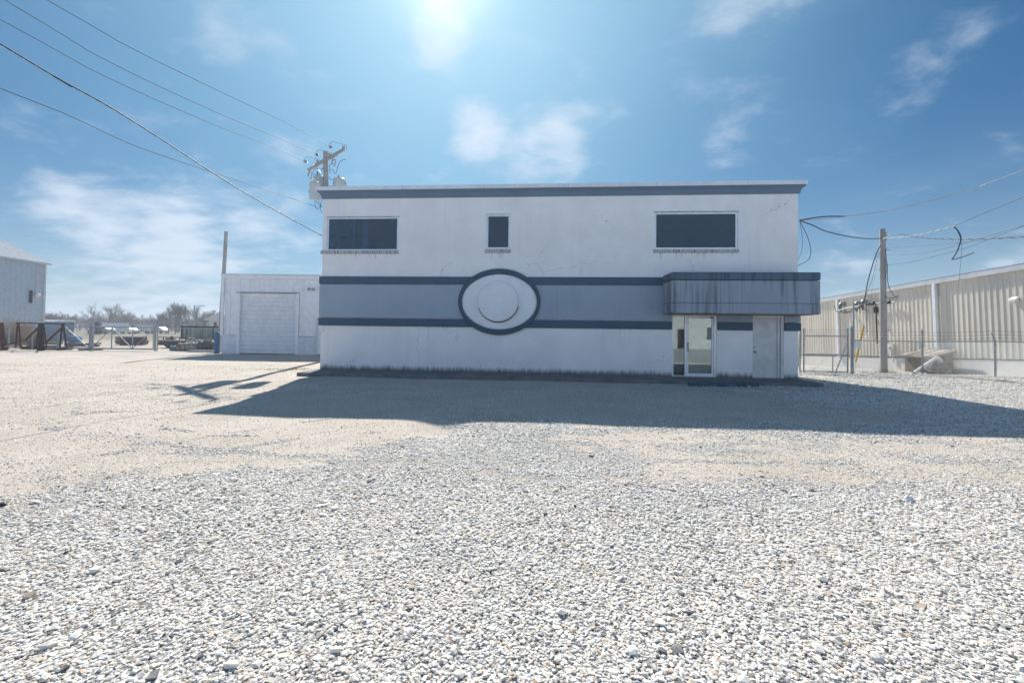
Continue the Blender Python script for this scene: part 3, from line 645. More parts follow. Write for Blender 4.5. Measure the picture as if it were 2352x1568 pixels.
for s_ in (-1, 1): MB().bar(pc+ad*s_*.72-side_*.27+Vector((0, 0, -.35)), pc-side_*.2+Vector((0, 0, -.95)), .03, .012).build('arm_brace', 'galvanised', U)
for s_ in (-.9, -.45, .45, .9): MB().bar(pc+ad*s_*hl+side_*.27, pc+ad*s_*hl-side_*.22+Vector((0, 0, -.40)), .02).build('spacer_bolt', 'galvanised', U)
ins_pts = []
def insulator(p, axis_):
    MB().lathe(p, [(.02, -.02), (.02, .03), (.075, .04), (.03, .07), (.08, .09), (.03, .12), (.07, .14), (.02, .17)], 12, axis_).build('insulator', 'porcelain', U)
tocam = Vector((-.45, -.75, .05)).normalized()
for s_ in (-.97, -.12, .80):
    p = pc+ad*hl*s_ + side_*.1 - side_*.3; q = p+tocam*.1; insulator(q, tocam); ins_pts.append(q+tocam*.18+ou)
    p2 = pc+ad*hl*(s_+.16)+side_*.2+Vector((0, 0, .06)); insulator(p2, (0, 0, 1))
    MB().tube(smooth_path([q+tocam*.16, q+Vector((0, 0, .28))+ad*.05, p2+Vector((0, 0, .20)), p2+ad*.25+Vector((0, 0, .12)), p2+ad*.3+Vector((0, 0, -.15))], 5), .009, 5).build('jumper_wire', 'dark_wire', U)
for s_ in (-.72, .38, .92):          # fused cutouts hanging under the arm
    p = pc+ad*hl*s_-side_*.2+Vector((0, 0, -.50))
    c_ = MB().tube([p+Vector((0, 0, .1)), p+Vector((0, 0, -.05))-side_*.04, p-side_*.12+Vector((0, 0, -.12))], .018, 6)
    p = p-side_*.12+Vector((0, 0, -.18)); c_.lathe(p+Vector((0, 0, .05)), [(.02, 0), (.05, -.02), (.025, -.05), (.05, -.08), (.025, -.11), (.05, -.14), (.025, -.17), (.05, -.20), (.02, -.24)], 10, (.25, 0, 1))
    c_.bar(p+Vector((.14, 0, .0)), p+Vector((.10, 0, -.36)), .03).bar(p+Vector((0, 0, .02)), p+Vector((.14, 0, .0)), .03).bar(p+Vector((-.04, 0, -.22)), p+Vector((.10, 0, -.36)), .03)
    c_.build('fuse_cutout', 'porcelain', U)
def can(c, r, h, nb):
    t = MB().lathe(c, [(r*.6, -.02), (r*.97, 0), (r, .04), (r, h-.1), (r*1.05, h-.1), (r*1.05, h-.04), (r*.9, h), (r*.3, h+.06)], 22).build('transformer', 'transformer_grey', U)
    for k in range(nb):
        a = 2.2+k*1.9; b_ = Vector((math.cos(a)*r*.55, math.sin(a)*r*.55, h+.0))
        MB().lathe(Vector(c)+b_, [(.045, 0), (.045, .04), (.075, .06), (.035, .09), (.065, .12), (.03, .15), (.055, .18), (.025, .22), (.015, .27)], 10).build('bushing', 'porcelain', t)
    for a_, b_, w_ in ((-r-.05, -r+.02, .12), (r-.02, r+.05, .05)): MB().bar(Vector(c)+Vector((a_, 0, h*.78)), Vector(c)+Vector((b_, 0, h*.78)), w_, .045).build('lug', 'galvanised', t)
    return t
c1 = lo(zp(452, 900, 22.9)); c2 = lo(zp(428, 918, 22.2)); c3 = lo(zp(726, 905, 22.5))
can(c1+Vector((.02, 0, 0)), .31, 1.15, 2); can(c2+Vector((-.06, -.15, -.02)), .28, .86, 0); can(c3, .30, 1.05, 1)
br_ = MB()
for c_ in (c1, c2, c3): pt = lo(base_.lerp(top_, .82)); br_.bar(c_+Vector((0, 0, .7)), Vector((pt.x, pt.y, c_.z+.7)), .06)
br_.build('mounting_bracket', 'galvanised', U)
wz = lambda pts, Y=22.4: [lo(zp(a, b, Y)) for a, b in pts]
for pts in ([(430, 480), (385, 500), (362, 560), (385, 600)], [(515, 480), (470, 500), (430, 545), (418, 560)], [(820, 365), (760, 375), (720, 430), (680, 560)], [(660, 420), (590, 445), (600, 560)], [(600, 520), (630, 500), (670, 560)],
            [(585, 600), (610, 640), (650, 650)], [(360, 760), (320, 780), (305, 810), (322, 825)], [(790, 680), (820, 700), (822, 760)], [(395, 710), (398, 800), (420, 900), (470, 990), (490, 1010)], [(375, 780), (380, 880), (430, 970), (480, 1020)],
            [(392, 930), (395, 1000), (420, 1045), (480, 1010)], [(490, 925), (465, 1000), (465, 1050), (485, 1105)]):
    MB().tube(smooth_path(wz(pts), 5), .013, 5).build('lead_wire', 'dark_wire', U)

# ------------------------------------------------------------------ overhead lines on the left
def line(name, label, pts, r, mat, group, n=6, ext=12, nsides=5):
    pts = [Vector(p) for p in pts]; d = (pts[0]-pts[1]).normalized(); pts = [pts[0]+d*ext]+pts if ext else pts
    o = MB().tube(smooth_path(pts, n), r, nsides).build(name, mat, None); return tag(o, label, 'power line', group)
def planar(edge, Ye, ims, end):
    A = P(*edge, Ye); return [A]+[PL(u, v, A, end) for u, v in ims]+[Vector(end)]
gl_ = 'overhead lines crossing the left sky'
line('power_line', 'uppermost thin wire in the left sky, ending at the right crossarm insulator', planar((107, 0), 12.6, [(300, 110), (500, 208), (680, 293)], ins_pts[2]), .0105, 'dark_wire', gl_)
line('power_line', 'second thin wire from the top in the left sky, to the middle crossarm insulator', planar((10, 0), 12.4, [(250, 142), (500, 260), (650, 322)], ins_pts[1]), .0105, 'dark_wire', gl_)
line('power_line', 'third thin wire from the top in the left sky, to the left crossarm tip', planar((0, 45), 12.2, [(250, 180), (500, 290), (620, 335)], ins_pts[0]), .0105, 'dark_wire', gl_)
line('service_cable', 'thick twisted cable sagging down to the left corner of the office', planar((0, 101), 8.0, [(125, 176), (250, 245), (380, 326), (500, 404), (620, 476)], bw(-.04, .5, 5.15)), .016, 'dark_wire', gl_)
e_ = P(0, 101, 8.0); 
pts_ = smooth_path(planar((0, 101), 8.0, [(125, 176), (250, 245), (380, 326), (500, 404), (620, 476)], bw(-.04, .5, 5.15)), 40)
tw = MB().tube([p+Vector((0, math.cos(i*.8)*.017, math.sin(i*.8)*.017)) for i, p in enumerate(pts_)], .006, 5)
tag(tw.build('bare_messenger_wire', 'bright_wire', None), 'bright bare wire wound around the thick twisted cable on the left', 'wire')
line('power_line', 'lowest thin wire in the left sky, meeting the pole behind the office', planar((0, 203), 12.0, [(150, 262), (300, 331), (430, 377), (600, 433)], P(737, 478, 22.7)), .0115, 'dark_wire', gl_)

# ------------------------------------------------------------------ white metal garage
GA, GB_ = G(508, 812), G(733, 815); gd = (GB_-GA); gang = math.atan2(gd.y, gd.x)
GG = thing('garage', 'white ribbed metal garage with a big roll-up door behind the office', 'garage', (GA.x, GA.y, 0), gang)
def gl(u, v):
    p = PL(u, v, GA, GB_); q = Matrix.Rotation(-gang, 3, 'Z') @ (p-Vector((GA.x, GA.y, 0))); return q.x, q.z
GW = 10.5; gH = gl(512, 631)[1]
dx0, dz1 = gl(552, 673); dx1 = gl(680, 675)[0]; fas = gl(520, 640)[1]; pz_ = gl(520, 770)[1]; p2x = gl(724, 770)[0]; wx2 = gl(682, 700)[0]
MB().box(.0, dx0-.18, .0, .25, -.1, pz_).build('block_plinth', 'block_paint', GG, .01); MB().box(dx1+.2, p2x, .0, .25, -.1, pz_-.03).build('block_plinth', 'block_paint', GG, .01)
rb = ribs(.12, dx0-.2, pz_+.02, fas, .42, .035, .09, .04, .3)
r2 = ribs(dx0-.21, dx1+.23, dz1+.05, fas, .31, .035, .09, .04, .1); rb.add(r2.v, r2.f)
r3 = ribs(dx1+.22, p2x+.0, pz_, fas, .42, .035, .09, .04, .2); rb.add(r3.v, r3.f)
r4 = ribs(p2x, GW, 2.3, fas, .42, .035, .09, .04, .2); rb.add(r4.v, r4.f)
rb.build('ribbed_wall', 'white_metal', GG)
MB().box(.02, .25, .26, 11.8, -.1, gH-.1).box(GW-.1, GW, .26, 11.8, -.1, gH-.1).box(.26, GW-.11, 11.7, 11.9, -.1, gH-.1).box(.06, GW, .075, 11.8, gH-.12, gH-.06).build('side_wall', 'white_metal', GG)
MB().box(-.06, GW+.05, -.10, .035, fas, gH).box(-.06, .11, -.07, .036, pz_+.01, fas-.001).build('fascia', 'white_metal', GG, .01)
MB().box(-.08, GW+.07, -.14, .06, gH+.001, gH+.05).build('roof_trim', 'warehouse_trim', GG)
MB().box(dx0-.19, dx0-.0, -.03, .2, .0, dz1+.03).box(dx1+.0, dx1+.2, -.03, .2, .0, dz1+.03).box(dx0-.0, dx1+.0, -.028, .2, dz1, dz1+.05).build('door_trim', 'white_metal', GG)
MB().box(dx0-.22, dx1+.2, -.05, -.03, dz1+.02, dz1+.06).build('drip_edge', 'beam_rust', GG)
dm = MB(); nP = 14; hh = (dz1-.0)/nP
for k in range(nP):
    z0 = .01+k*hh; ya = .13
    dm.add([(x, y, z) for x in (dx0, dx1) for y, z in ((ya+.05, z0), (ya, z0+.03), (ya, z0+hh*.42), (ya+.035, z0+hh*.5), (ya, z0+hh*.58), (ya, z0+hh-.03), (ya+.05, z0+hh-.002))], [(i, 7+i, 8+i, i+1) for i in range(6)])
dm.build('roller_door', 'white_metal', GG)
MB().box(dx0, dx1, .18, .2, 0, dz1).build('door_backing', 'dark_gap', GG); MB().box(dx0, dx1, .11, .15, 0, .04).build('rubber_seal', 'black_rubber', GG)
MB().box(p2x+.12, p2x+1.05, .02, .08, .05, 2.2).build('side_door', 'white_metal', GG, .01); MB().box(p2x+.03, p2x+.11, -.02, .15, .0, 2.28).build('side_door_frame', 'block_paint', GG)
fx, fz = gl(719, 664); fl = MB()
for s_ in (-1, 1): fl.lathe((fx+s_*.13, -.2, fz), [(.04, -.09), (.06, -.02), (.09, .08), (.10, .10)], 12, (s_*.35, -.8, -.4))
fl.bar((fx-.13, -.16, fz), (fx+.13, -.16, fz), .03).bar((fx, -.16, fz), (fx, .0, fz+.03), .05); fl.build('floodlight', 'galvanised', GG)
b0 = G(508.5, 811.5); bo = thing('bollard', 'blue steel bollard guarding the left corner of the garage', 'bollard', (b0.x-.12, b0.y-.25, 0))
MB().lathe((0, 0, -.05), [(.15, 0), (.15, 1.28), (.13, 1.36), (.08, 1.40)], 18).build('post', 'bollard_blue', bo)
p0, p1 = P(504, 806, 28.2), P(519.5, 532, 28.2); lp = thing('leaning_pole', 'bare wooden pole leaning to the right beside the garage corner', 'pole', (p0.x, p0.y, 0))
MB().tube([p0-Vector((p0.x, p0.y, .3)), p1-Vector((p0.x, p0.y, 0))], [.15, .105], 10).build('shaft', 'wood_pole', lp)
for h_ in (.9, 1.6): MB().bar(p1-Vector((p0.x, p0.y, h_)), p1-Vector((p0.x-.15, p0.y, h_)), .02).build('step_bolt', 'galvanised', lp)

# ------------------------------------------------------------------ warehouse on the right (its floor falls gently to the back)
WH = thing('warehouse', 'long beige ribbed metal warehouse with pale concrete base along the right side', 'warehouse', (20.6, 17.2, 0))
WH.rotation_euler = (0, R(-2.35), R(-92.75))         # local x runs toward the camera, the long wall faces left
WX0, WX1 = -27., 9.
def wloc(t, z): return (-t, z+.041*t)
MB().box(WX0, WX1, .0, .3, -1.2, .72).build('concrete_base', 'warehouse_base', WH)
MB().box(WX0, WX1, -.015, .2, .72, .76).build('base_flashing', 'beam_rust', WH)
rb = MB()
for a, b in ((WX0, -10.32), (-10.08, -3.64), (-3.40, WX1)):
    q = ribs(a, b, .765, 4.36, .244, .024, .06, .02, .08); rb.add(q.v, q.f)
rb.build('ribbed_wall', 'warehouse_beige', WH)
MB().box(WX0, WX1, .07, .3, .765, 4.36).box(WX0, WX0+.2, .301, 18, -1.2, 4.5).box(WX1-.2, WX1, .301, 18, -1.2, 4.5).build('wall_core', 'warehouse_beige', WH)
MB().box(WX0-.1, WX1+.1, -.14, .3, 4.362, 4.61).build('eave_fascia', 'warehouse_trim', WH, .01)
MB().add([(WX0, -.15, 4.615), (WX1, -.15, 4.615), (WX1, 9, 5.2), (WX0, 9, 5.2), (WX1, 18, 4.6), (WX0, 18, 4.6)], [(0, 1, 2, 3), (3, 2, 4, 5)]).build('roof', 'shed_roof', WH)
for t, z0 in ((3.52, .33), (10.2, .62)):
    MB().box(-t-.085, -t+.085, -.15, -.03, z0, 4.361).build('downspout', 'white_metal', WH, .02)
for t, z in ((3.35, 3.0), (3.4, 1.6)): MB().box(-t-.2, -t+.05, -.152, -.15, z, z+.03).build('downspout_strap', 'warehouse_trim', WH)
hd = wloc(.13, 3.22); MB().add([(hd[0]-.13, .0, hd[1]+.1), (hd[0]+.13, .0, hd[1]+.1), (hd[0]+.13, -.16, hd[1]-.02), (hd[0]-.13, -.16, hd[1]-.02), (hd[0]-.13, .0, hd[1]-.13), (hd[0]+.13, .0, hd[1]-.13), (hd[0]+.13, -.16, hd[1]-.11), (hd[0]-.13, -.16, hd[1]-.11)],
    [(0, 3, 2, 1), (3, 7, 6, 2), (0, 4, 7, 3), (1, 2, 6, 5), (4, 5, 6, 7)]).build('vent_hood', 'cream', WH)
mt = wloc(6.2, .95); MB().box(mt[0]-.16, mt[0]+.16, -.14, .0, mt[1]-.2, mt[1]+.25).lathe((mt[0], -.14, mt[1]+.05), [(.10, 0), (.10, .06), (.08, .09)], 14, (0, -1, 0)).tube([(mt[0]+.1, -.06, mt[1]-.2), (mt[0]+.1, -.06, mt[1]-.75)], .03, 8).build('electric_meter', 'cream', WH)
cd = wloc(7.12, 3.56); MB().tube([(cd[0], -.08, cd[1]-2.35), (cd[0], -.08, cd[1]-.5)], .035, 8).build('conduit', 'beam_rust', WH)
MB().box(cd[0]-.09, cd[0]+.09, -.16, -.02, cd[1]-.6, cd[1]-.25).tube([(cd[0], -.1, cd[1]-.25), (cd[0]+.03, -.14, cd[1]+.02), (cd[0]-.02, -.2, cd[1]+.05)], .025, 6).build('switch_box', 'black_rubber', WH)
for t, z, c_ in ((9.65, 3.50, .85), (8.35, 3.46, 1.), (7.85, 3.53, 1.)):     # conduit heads
    x, zz = wloc(t, z)
    w_ = MB().tube(smooth_path([(x, -.06, zz-.0), (x, -.08, zz+.12), (x+.0, -.20, zz+.17), (x, -.27, zz+.08)], 5), .10, 10).build('conduit_head', 'galvanised', WH)
    c2 = MB()
    for q in (-.05, .03, .09): c2.tube(smooth_path([(x+q, -.25, zz+.08), (x+q*1.5, -.33, zz-.05), (x+q, -.30, zz-.22), (x+.12+q, -.34, zz-.38)], 4), .022, 6)
    c2.build('conductor', 'black_rubber', w_)
    MB().tube([(x, -.07, zz-.05), (x, -.07, zz-1.7 if t < 8 else zz-.5)], .035, 8).build('riser_pipe', 'galvanised', w_)
x0_, z0_ = wloc(7.7, 3.52); x1_, z1_ = wloc(5.7, 3.5)
MB().tube([(x0_, -.16, z0_), (x1_, -.16, z1_)], .02, 6).build('insulator_rail', 'galvanised', WH)
for t in (7.5, 7.2, 6.55, 6.12): 
    x, zz = wloc(t, 3.50); MB().lathe((x-.13, -.17, zz), [(.04, 0), (.085, .02), (.085, .09), (.05, .11), (.085, .13), (.085, .2), (.04, .22)], 12, (1, 0, 0)).build('spool_insulator', 'black_rubber', WH)
sw = lambda pts: [P(u, v, Y) for u, v, Y in pts]
z3 = lambda zx, zy, Y: ((2380+zx/5.226)/1.3061, (840+zy/5.226)/1.3061, Y)
def wire(name, label, pts, r, mat='dark_wire', group=None, n=6):
    o = MB().tube(smooth_path([P(*q) for q in pts], n), r, 6).build(name, mat, None); return tag(o, label, 'wire', group)
wire('loose_cable', 'pale cable drooping between the conduit heads on the warehouse wall', [z3(670, 465, 26.4), z3(720, 470, 26.), z3(800, 445, 25.5), z3(900, 425, 25), z3(1000, 410, 24.4), z3(1060, 375, 24)], .028, 'white_pvc')
wire('loose_cable', 'black cable drooping below the pale one on the warehouse wall', [z3(640, 400, 26.4), z3(680, 495, 26.2), z3(760, 505, 25.8), z3(880, 505, 25.2), z3(930, 480, 25), z3(1000, 450, 24.4), z3(1050, 370, 24.)], .02)
wire('loose_cable', 'short black cable tail hooked under the right conduit heads', [z3(810, 470, 25.7), z3(830, 500, 25.6), z3(890, 480, 25.4), z3(960, 430, 25), z3(1020, 440, 24.6), z3(1080, 400, 24.2)], .02)

# service pole in the yard
pb, pt = P(2030, 852, 20.0), P(2027, 526, 20.0)
SP = thing('utility_pole', 'plain brown utility pole in front of the warehouse wall', 'utility pole', (pb.x, pb.y, 0))
so_ = Vector((pb.x, pb.y, 0)); MB().tube([pb-so_-Vector((0, 0, .4)), (pb-so_).lerp(pt-so_, .5), pt-so_], [.145, .125, .11], 14).build('pole', 'wood_pole', SP)
q = pt-so_; MB().bar(q+Vector((-.10, -.18, -.35)), q+Vector((.10, -.18, -.35)), .04).bar(q+Vector((0, -.19, -.2)), q+Vector((0, -.19, -.6)), .04).build('cable_clamp', 'galvanised', SP)
for x_, h_ in ((.35, 1.0), (.32, 4.75), (.25, 5.3)): MB().bar(q+Vector((.10, -.05, -h_)), q+Vector((x_, -.05, -h_)), .03).build('side_bracket', 'galvanised', SP)
z5 = lambda zx, zy, Y: ((2400+zx/3.5)/1.3061, (640+zy/3.5)/1.3061, Y)
dc = MB().tube(smooth_path([P(*z5(*a))-so_ for a in ((905, 365, 19.8), (900, 430, 19.8), (915, 540, 19.8), (920, 700, 19.8), (940, 790, 19.8), (1000, 875, 19.9), (1030, 885, 19.9))], 5), .014, 5)
dc.tube(smooth_path([P(*z5(*a))-so_ for a in ((890, 470, 19.8), (912, 570, 19.8), (900, 650, 19.8), (888, 690, 19.8))], 5), .01, 5)
dc.tube(smooth_path([P(*z5(*a))-so_ for a in ((890, 868, 19.8), (930, 888, 19.8), (985, 885, 19.8), (1035, 860, 19.9))], 5), .014, 5)
dc.build('hanging_wire', 'dark_wire', SP)
gr_ = 'overhead lines crossing the right sky'
E1 = bw(BW+.10, .08, 5.64)
def line2(name, label, pts, r, mat, end_ext=10, n=6, ns=6):
    pts = [Vector(p) for p in pts]; d = (pts[-1]-pts[-2]).normalized(); pts.append(pts[-1]+d*end_ext)
    o = MB().tube(smooth_path(pts, n), r, ns).build(name, mat, None); return tag(o, label, 'power line', gr_)
line2('power_line', 'topmost cable on the right, black at the office corner then pale as it climbs', [E1, P(1940, 497.5, 14.2), P(2040, 484, 13.6), P(2150, 458, 12.9), P(2250, 428, 12.2), P(2352, 390, 11.3)], .0115, 'bright_wire')
tag(MB().tube(smooth_path([E1+Vector((0, 0, .012)), P(1890, 497.6, 14.45), P(1942, 497.2, 14.2)], 5), .019, 6).build('cable_sleeve', 'dark_wire', None), 'black sleeve on the first stretch of the topmost cable at the office corner', 'cable')
A_ = P(2027, 547, 19.8)
tag(MB().tube(smooth_path([E1, P(1868, 518, 15.8), P(1900, 532, 16.6), P(1960, 545, 18.2), P(2005, 548.5, 19.2), A_], 6), .020, 6).build('service_cable', 'dark_wire', None), 'black cable sagging from the office right corner to the brown yard pole', 'cable')
J = P(2190, 520, 14.5)
line2('power_line', 'twisted cable rising from the yard pole through the torn hanging cable', [A_, P(2080, 544, 18.2), P(2130, 535, 16.6), J], .013, 'bright_wire', .05)
line2('power_line', 'thin dark wire climbing from the torn hanging cable to the right edge', [J, P(2260, 490, 13.), P(2352, 452, 11.8)], .008, 'dark_wire')
pts_ = smooth_path([A_, P(2080, 544, 18.2), P(2130, 535, 16.6), J], 22)
tag(MB().tube([p+Vector((0, math.cos(i*.9)*.016, math.sin(i*.9)*.016)) for i, p in enumerate(pts_)], .010, 5).build('wrapped_wire', 'dark_wire', None), 'dark wire wound around the twisted cable between yard pole and torn cable', 'wire')
line2('power_line', 'twisted cable running level from the yard pole off to the right edge', [P(2029, 550, 19.8), P(2045, 540, 19.5), P(2070, 538, 19.), P(2105, 545, 18.4), P(2160, 549, 17.6), P(2240, 550, 16.6), P(2352, 545, 15.4)], .013, 'bright_wire')
pts_ = smooth_path([P(2045, 540, 19.5), P(2070, 538, 19.), P(2105, 545, 18.4), P(2160, 549, 17.6), P(2240, 550, 16.6), P(2352, 545, 15.4)], 26)
tag(MB().tube([p+Vector((0, math.cos(i*.9)*.02, math.sin(i*.9)*.016)) for i, p in enumerate(pts_)], .010, 5).build('wrapped_wire', 'dark_wire', None), 'dark wire wound around the level twisted cable at the right edge', 'wire')
tag(MB().tube(smooth_path([J, P(2200, 530, 14.45), P(2207, 548, 14.4), P(2199, 575, 14.45), P(2186, 596.5, 14.5)], 5), .019, 6).tube(smooth_path([P(2186, 596.5, 14.5), P(2212, 590, 14.3), P(2237, 580, 14.1)], 5), .015, 6).build('torn_cable', 'dark_wire', None), 'torn black cable hanging in a sharp Z against the sky', 'cable')
for lab, pts in (('faint upper thin wire leaving the yard pole below the twisted cables', [(2035, 570, 19.8), (2110, 565, 17.5), (2200, 558, 15.2), (2352, 540, 12.5)]),
                 ('middle thin wire leaving the yard pole and rising to the right edge', [(2036, 585, 19.8), (2090, 585, 18), (2160, 573, 16.4), (2250, 548, 14.4), (2352, 518, 12.7)]),
                 ('lowest thin wire leaving the yard pole, curving up behind the torn cable', [(2036, 609, 19.8), (2100, 600, 18), (2200, 575, 15.6), (2245, 560, 14.8), (2352, 519, 13)])):
    line2('power_line', lab, [P(*a) for a in pts], .0075, 'dark_wire')
wire('hanging_wire', 'hair-thin wire hanging straight down from the twisted cable to the warehouse eave', [(2195, 522, 14.4), (2209, 560, 15), (2207, 600, 16), (2203, 640, 17), (2202, 670, 17.6)], .005)
wire('service_cable', 'black cable dropping from the yard pole to the insulators on the warehouse', [(2025, 560, 19.8), (2012, 585, 20.), (1995, 640, 21), (1987, 680, 22), (1980, 700, 23.2), (1968, 712, 23.8)], .022)
wire('service_cable', 'thinner second cable beside the one dropping from the yard pole', [(2026, 572, 19.8), (2015, 590, 20.1), (2013, 600, 20.1), (2004, 640, 21), (1992, 670, 22), (1985, 693, 23.)], .009)
gy = P(1962, 846, 19.2); gtop = P(2027, 556, 19.9)
tag(MB().tube([gy-Vector((0, 0, .1)), gtop], .006, 5).build('guy_wire', 'galvanised', None), 'thin guy wire from the yard pole top down to the gravel', 'guy wire')
gd_ = gtop-gy; MB_ = MB().tube([gy+gd_*.05, gy+gd_*.33], .042, 10).build('guy_guard', 'yellow', None); tag(MB_, 'bright yellow plastic guard around the guy wire', 'guy guard')

# ------------------------------------------------------------------ chain-link fences
def mesh_net(m, a, b, z0a, z0b, z1a, z1b, pitch=.075, r=.0022):
    a, b = Vector(a), Vector(b); L = (b-a).length; H_ = z1a-z0a; d = (b-a)/L; nrm = Vector((d.y, -d.x, 0))*r
    n = int((L+H_)/pitch)
    def pt(s, h): f = s/L; return a+d*s+Vector((0, 0, (z0a*(1-f)+z0b*f)+h/H_*((z1a-z0a)*(1-f)+(z1b-z0b)*f)))
    for k in range(1, n):
        for sg in (1, -1):
            s0, s1 = k*pitch-H_, k*pitch
            h0, h1 = 0., H_
            if s0 < 0: h0 = -s0; s0 = 0
            if s1 > L: h1 = H_-(s1-L); s1 = L
            if h1-h0 < .02: continue
            if sg < 0: h0, h1 = H_-h0, H_-h1
            p, q = pt(s0, h0), pt(s1, h1); w = Vector((0, 0, r))*1.4+d*0
            m.add([p+nrm, p-nrm+w, p-nrm-w, q+nrm, q-nrm+w, q-nrm-w], [(0, 1, 4, 3), (1, 2, 5, 4), (2, 0, 3, 5)])
    return m
def gz(p): return float(hgt(np.array(p[0]), np.array(p[1])))
def post(root, p, h, r=.035, mat='galvanised', arm=0., armdir=(0, 0, 0), nibs=True):
    z = gz(p); q = Vector((p[0], p[1], z)); m = MB().tube([q-Vector((0, 0, .2)), q+Vector((0, 0, h))], r, 10)
    if arm: m.bar(q+Vector((0, 0, h)), q+Vector((0, 0, h))+Vector(armdir)*arm, .04)
    if nibs:
        for k in range(5): m.bar(q+Vector((-.05, -.03, h-.1-k*.14)), q+Vector((.05, .0, h-.1-k*.14)), .02)
    o = m.build('post', mat, root); return o
def run(root, a, b, h, z0=.06, rail=.022, net=True, bottom=False, barb=()):
    za, zb = gz(a), gz(b); A1 = Vector((a[0], a[1], 0)); B1 = Vector((b[0], b[1], 0))
    m = MB().tube([A1+Vector((0, 0, za+h)), B1+Vector((0, 0, zb+h))], rail, 8)
    if bottom: m.tube([A1+Vector((0, 0, za+z0)), B1+Vector((0, 0, zb+z0))], rail, 8)
    m.build('top_rail', 'galvanised', root)
    if net: mesh_net(MB(), A1, B1, za+z0, zb+z0, za+h, zb+h).build('chain_link_mesh', 'galvanised', root)
    for i_, (hz_, off) in enumerate(barb):
        w = catenary(A1+Vector((off, 0, za+hz_)), B1+Vector((off, 0, zb+hz_)), .04, 10); MB().tube(w, .0045, 4).build('barbed_wire', 'dark_wire', root)
# right: gate leaf, then three fence bays
g0, g1 = G(1846, 855.6), G(1947, 857.4); 
GT = thing('yard_gate', 'chain-link gate leaf standing between the office corner and the right fence', 'gate')
zz0, zz1 = gz(g0), gz(g1)
def col2(p): return Vector((p[0], p[1], gz(p)))
A1, B1 = col2(g0), col2(g1)
fm = MB()
for p_, h_ in ((A1, 1.92), (B1, 1.95)): fm.tube([p_+Vector((0, 0, .02)), p_+Vector((0, 0, h_))], .032, 8)
for h_ in (1.60, .80, .06): fm.tube([A1+Vector((0, 0, h_)), B1+Vector((0, 0, h_))], .024, 8)
fm.build('frame', 'galvanised', GT); mesh_net(MB(), (A1.x, A1.y, 0), (B1.x, B1.y, 0), A1.z+.06, B1.z+.06, A1.z+1.6, B1.z+1.6).build('chain_link_mesh', 'galvanised', GT)
md = A1.lerp(B1, .66); MB().tube([md+Vector((0, 0, .05)), md+Vector((0, 0, .8))], .02, 6).tube([A1.lerp(B1, .2)+Vector((0, 0, .08)), A1.lerp(B1, .55)+Vector((0, 0, .75))], .008, 5).build('strut', 'galvanised', GT)
for i_ in range(3): MB().tube(catenary(A1+Vector((0, 0, 1.68+.1*i_)), B1+Vector((0, 0, 1.68+.1*i_)), .02, 6), .0045, 4).build('barbed_wire', 'dark_wire', GT)
nb = MB()
for p_, h_ in ((A1, 1.9), (B1, 1.93)):
    for k in range(14): nb.bar(p_+Vector((-.02, -.03, h_-.1*k)), p_+Vector((.07, -.03, h_-.1*k)), .014)
nb.build('tension_band', 'galvanised', GT)
# second leaf swung open, seen almost edge on
GT2 = thing('yard_gate', 'open gate leaf seen nearly edge-on at the office corner', 'gate')
C1, C2 = col2(G(1837, 853.5)), col2(G(1833.5, 838)); m = MB()
for p_, h_ in ((C1, 1.9), (C2, 1.9)): m.tube([p_, p_+Vector((.05, 0, h_))], .03, 8)
for h_ in (.1, .8, 1.6): m.tube([C1+Vector((0, 0, h_)), C2+Vector((0, 0, h_))], .02, 6)
m.tube([C1+Vector((.02, 0, .1)), C1+Vector((.16, .3, 1.2))], .018, 6); m.build('frame', 'galvanised', GT2)
FR_ = thing('chain_link_fence', 'chain-link fence with barbed wire running from the yard gate past the warehouse wall', 'fence')
f0, f1, f2 = G(1956, 858.5), G(2118.6, 857.5), G(2286, 866.8); f3 = f2+(f2-f1)*1.9
post(FR_, f0, 2.02, .045); post(FR_, f1, 1.98); post(FR_, f2, 1.47, arm=.38, armdir=(-.5, -.1, .85), nibs=False); post(FR_, f3, 1.47, nibs=False)
MB().tube([col2(f0)+Vector((.02, -.05, 0)), col2(f0)+Vector((.05, -.05, 3.05))], .032, 8).build('service_mast', 'galvanised', FR_)
bx = MB().tube([col2(f0)+Vector((-.55, .2, 0)), col2(f0)+Vector((-.18, 0, 1.35))], .025, 8); bx.build('brace', 'galvanised', FR_)
MB().box(f0.x+.12, f0.x+.32, f0.y-.1, f0.y+.05, 1.12, 1.42).build('lock_box', 'block_paint', FR_)
for a_, b_ in ((f0, f1), (f1, f2), (f2, f3)): run(FR_, a_, b_, 1.44, barb=((1.58, -.02), (1.72, -.06), (1.86, -.1)))

# cellar bulkhead against the warehouse
bk = thing('stairwell_bulkhead', 'old concrete stairwell head with a slanted board lid against the warehouse wall', 'bulkhead', (20.05, 20.55, -.12), R(-2.75))
m = MB(); m.add([(-.45, -.75, 0), (.42, -.75, 0), (.42, .75, 0), (-.45, .75, 0), (-.45, -.75, .78), (.42, -.75, 1.02), (.42, .75, 1.02), (-.45, .75, .78)], [(0, 1, 5, 4), (1, 2, 6, 5), (2, 3, 7, 6), (3, 0, 4, 7), (4, 5, 6, 7)]); m.build('walls', 'old_concrete', bk)
m = MB(); m.add([(-.66, -.85, .75), (.50, -.85, 1.07), (.50, .85, 1.07), (-.66, .85, .75), (-.66, -.85, .83), (.50, -.85, 1.16), (.50, .85, 1.16), (-.66, .85, .83)], [(3, 2, 1, 0), (0, 1, 5, 4), (1, 2, 6, 5), (2, 3, 7, 6), (3, 0, 4, 7), (4, 5, 6, 7)]); m.build('lid', 'lid_board', bk)
m = MB()
for y in (-.6, -.1, .4): m.bar((-.65, y, .845), (.49, y, 1.17), .06, .03)
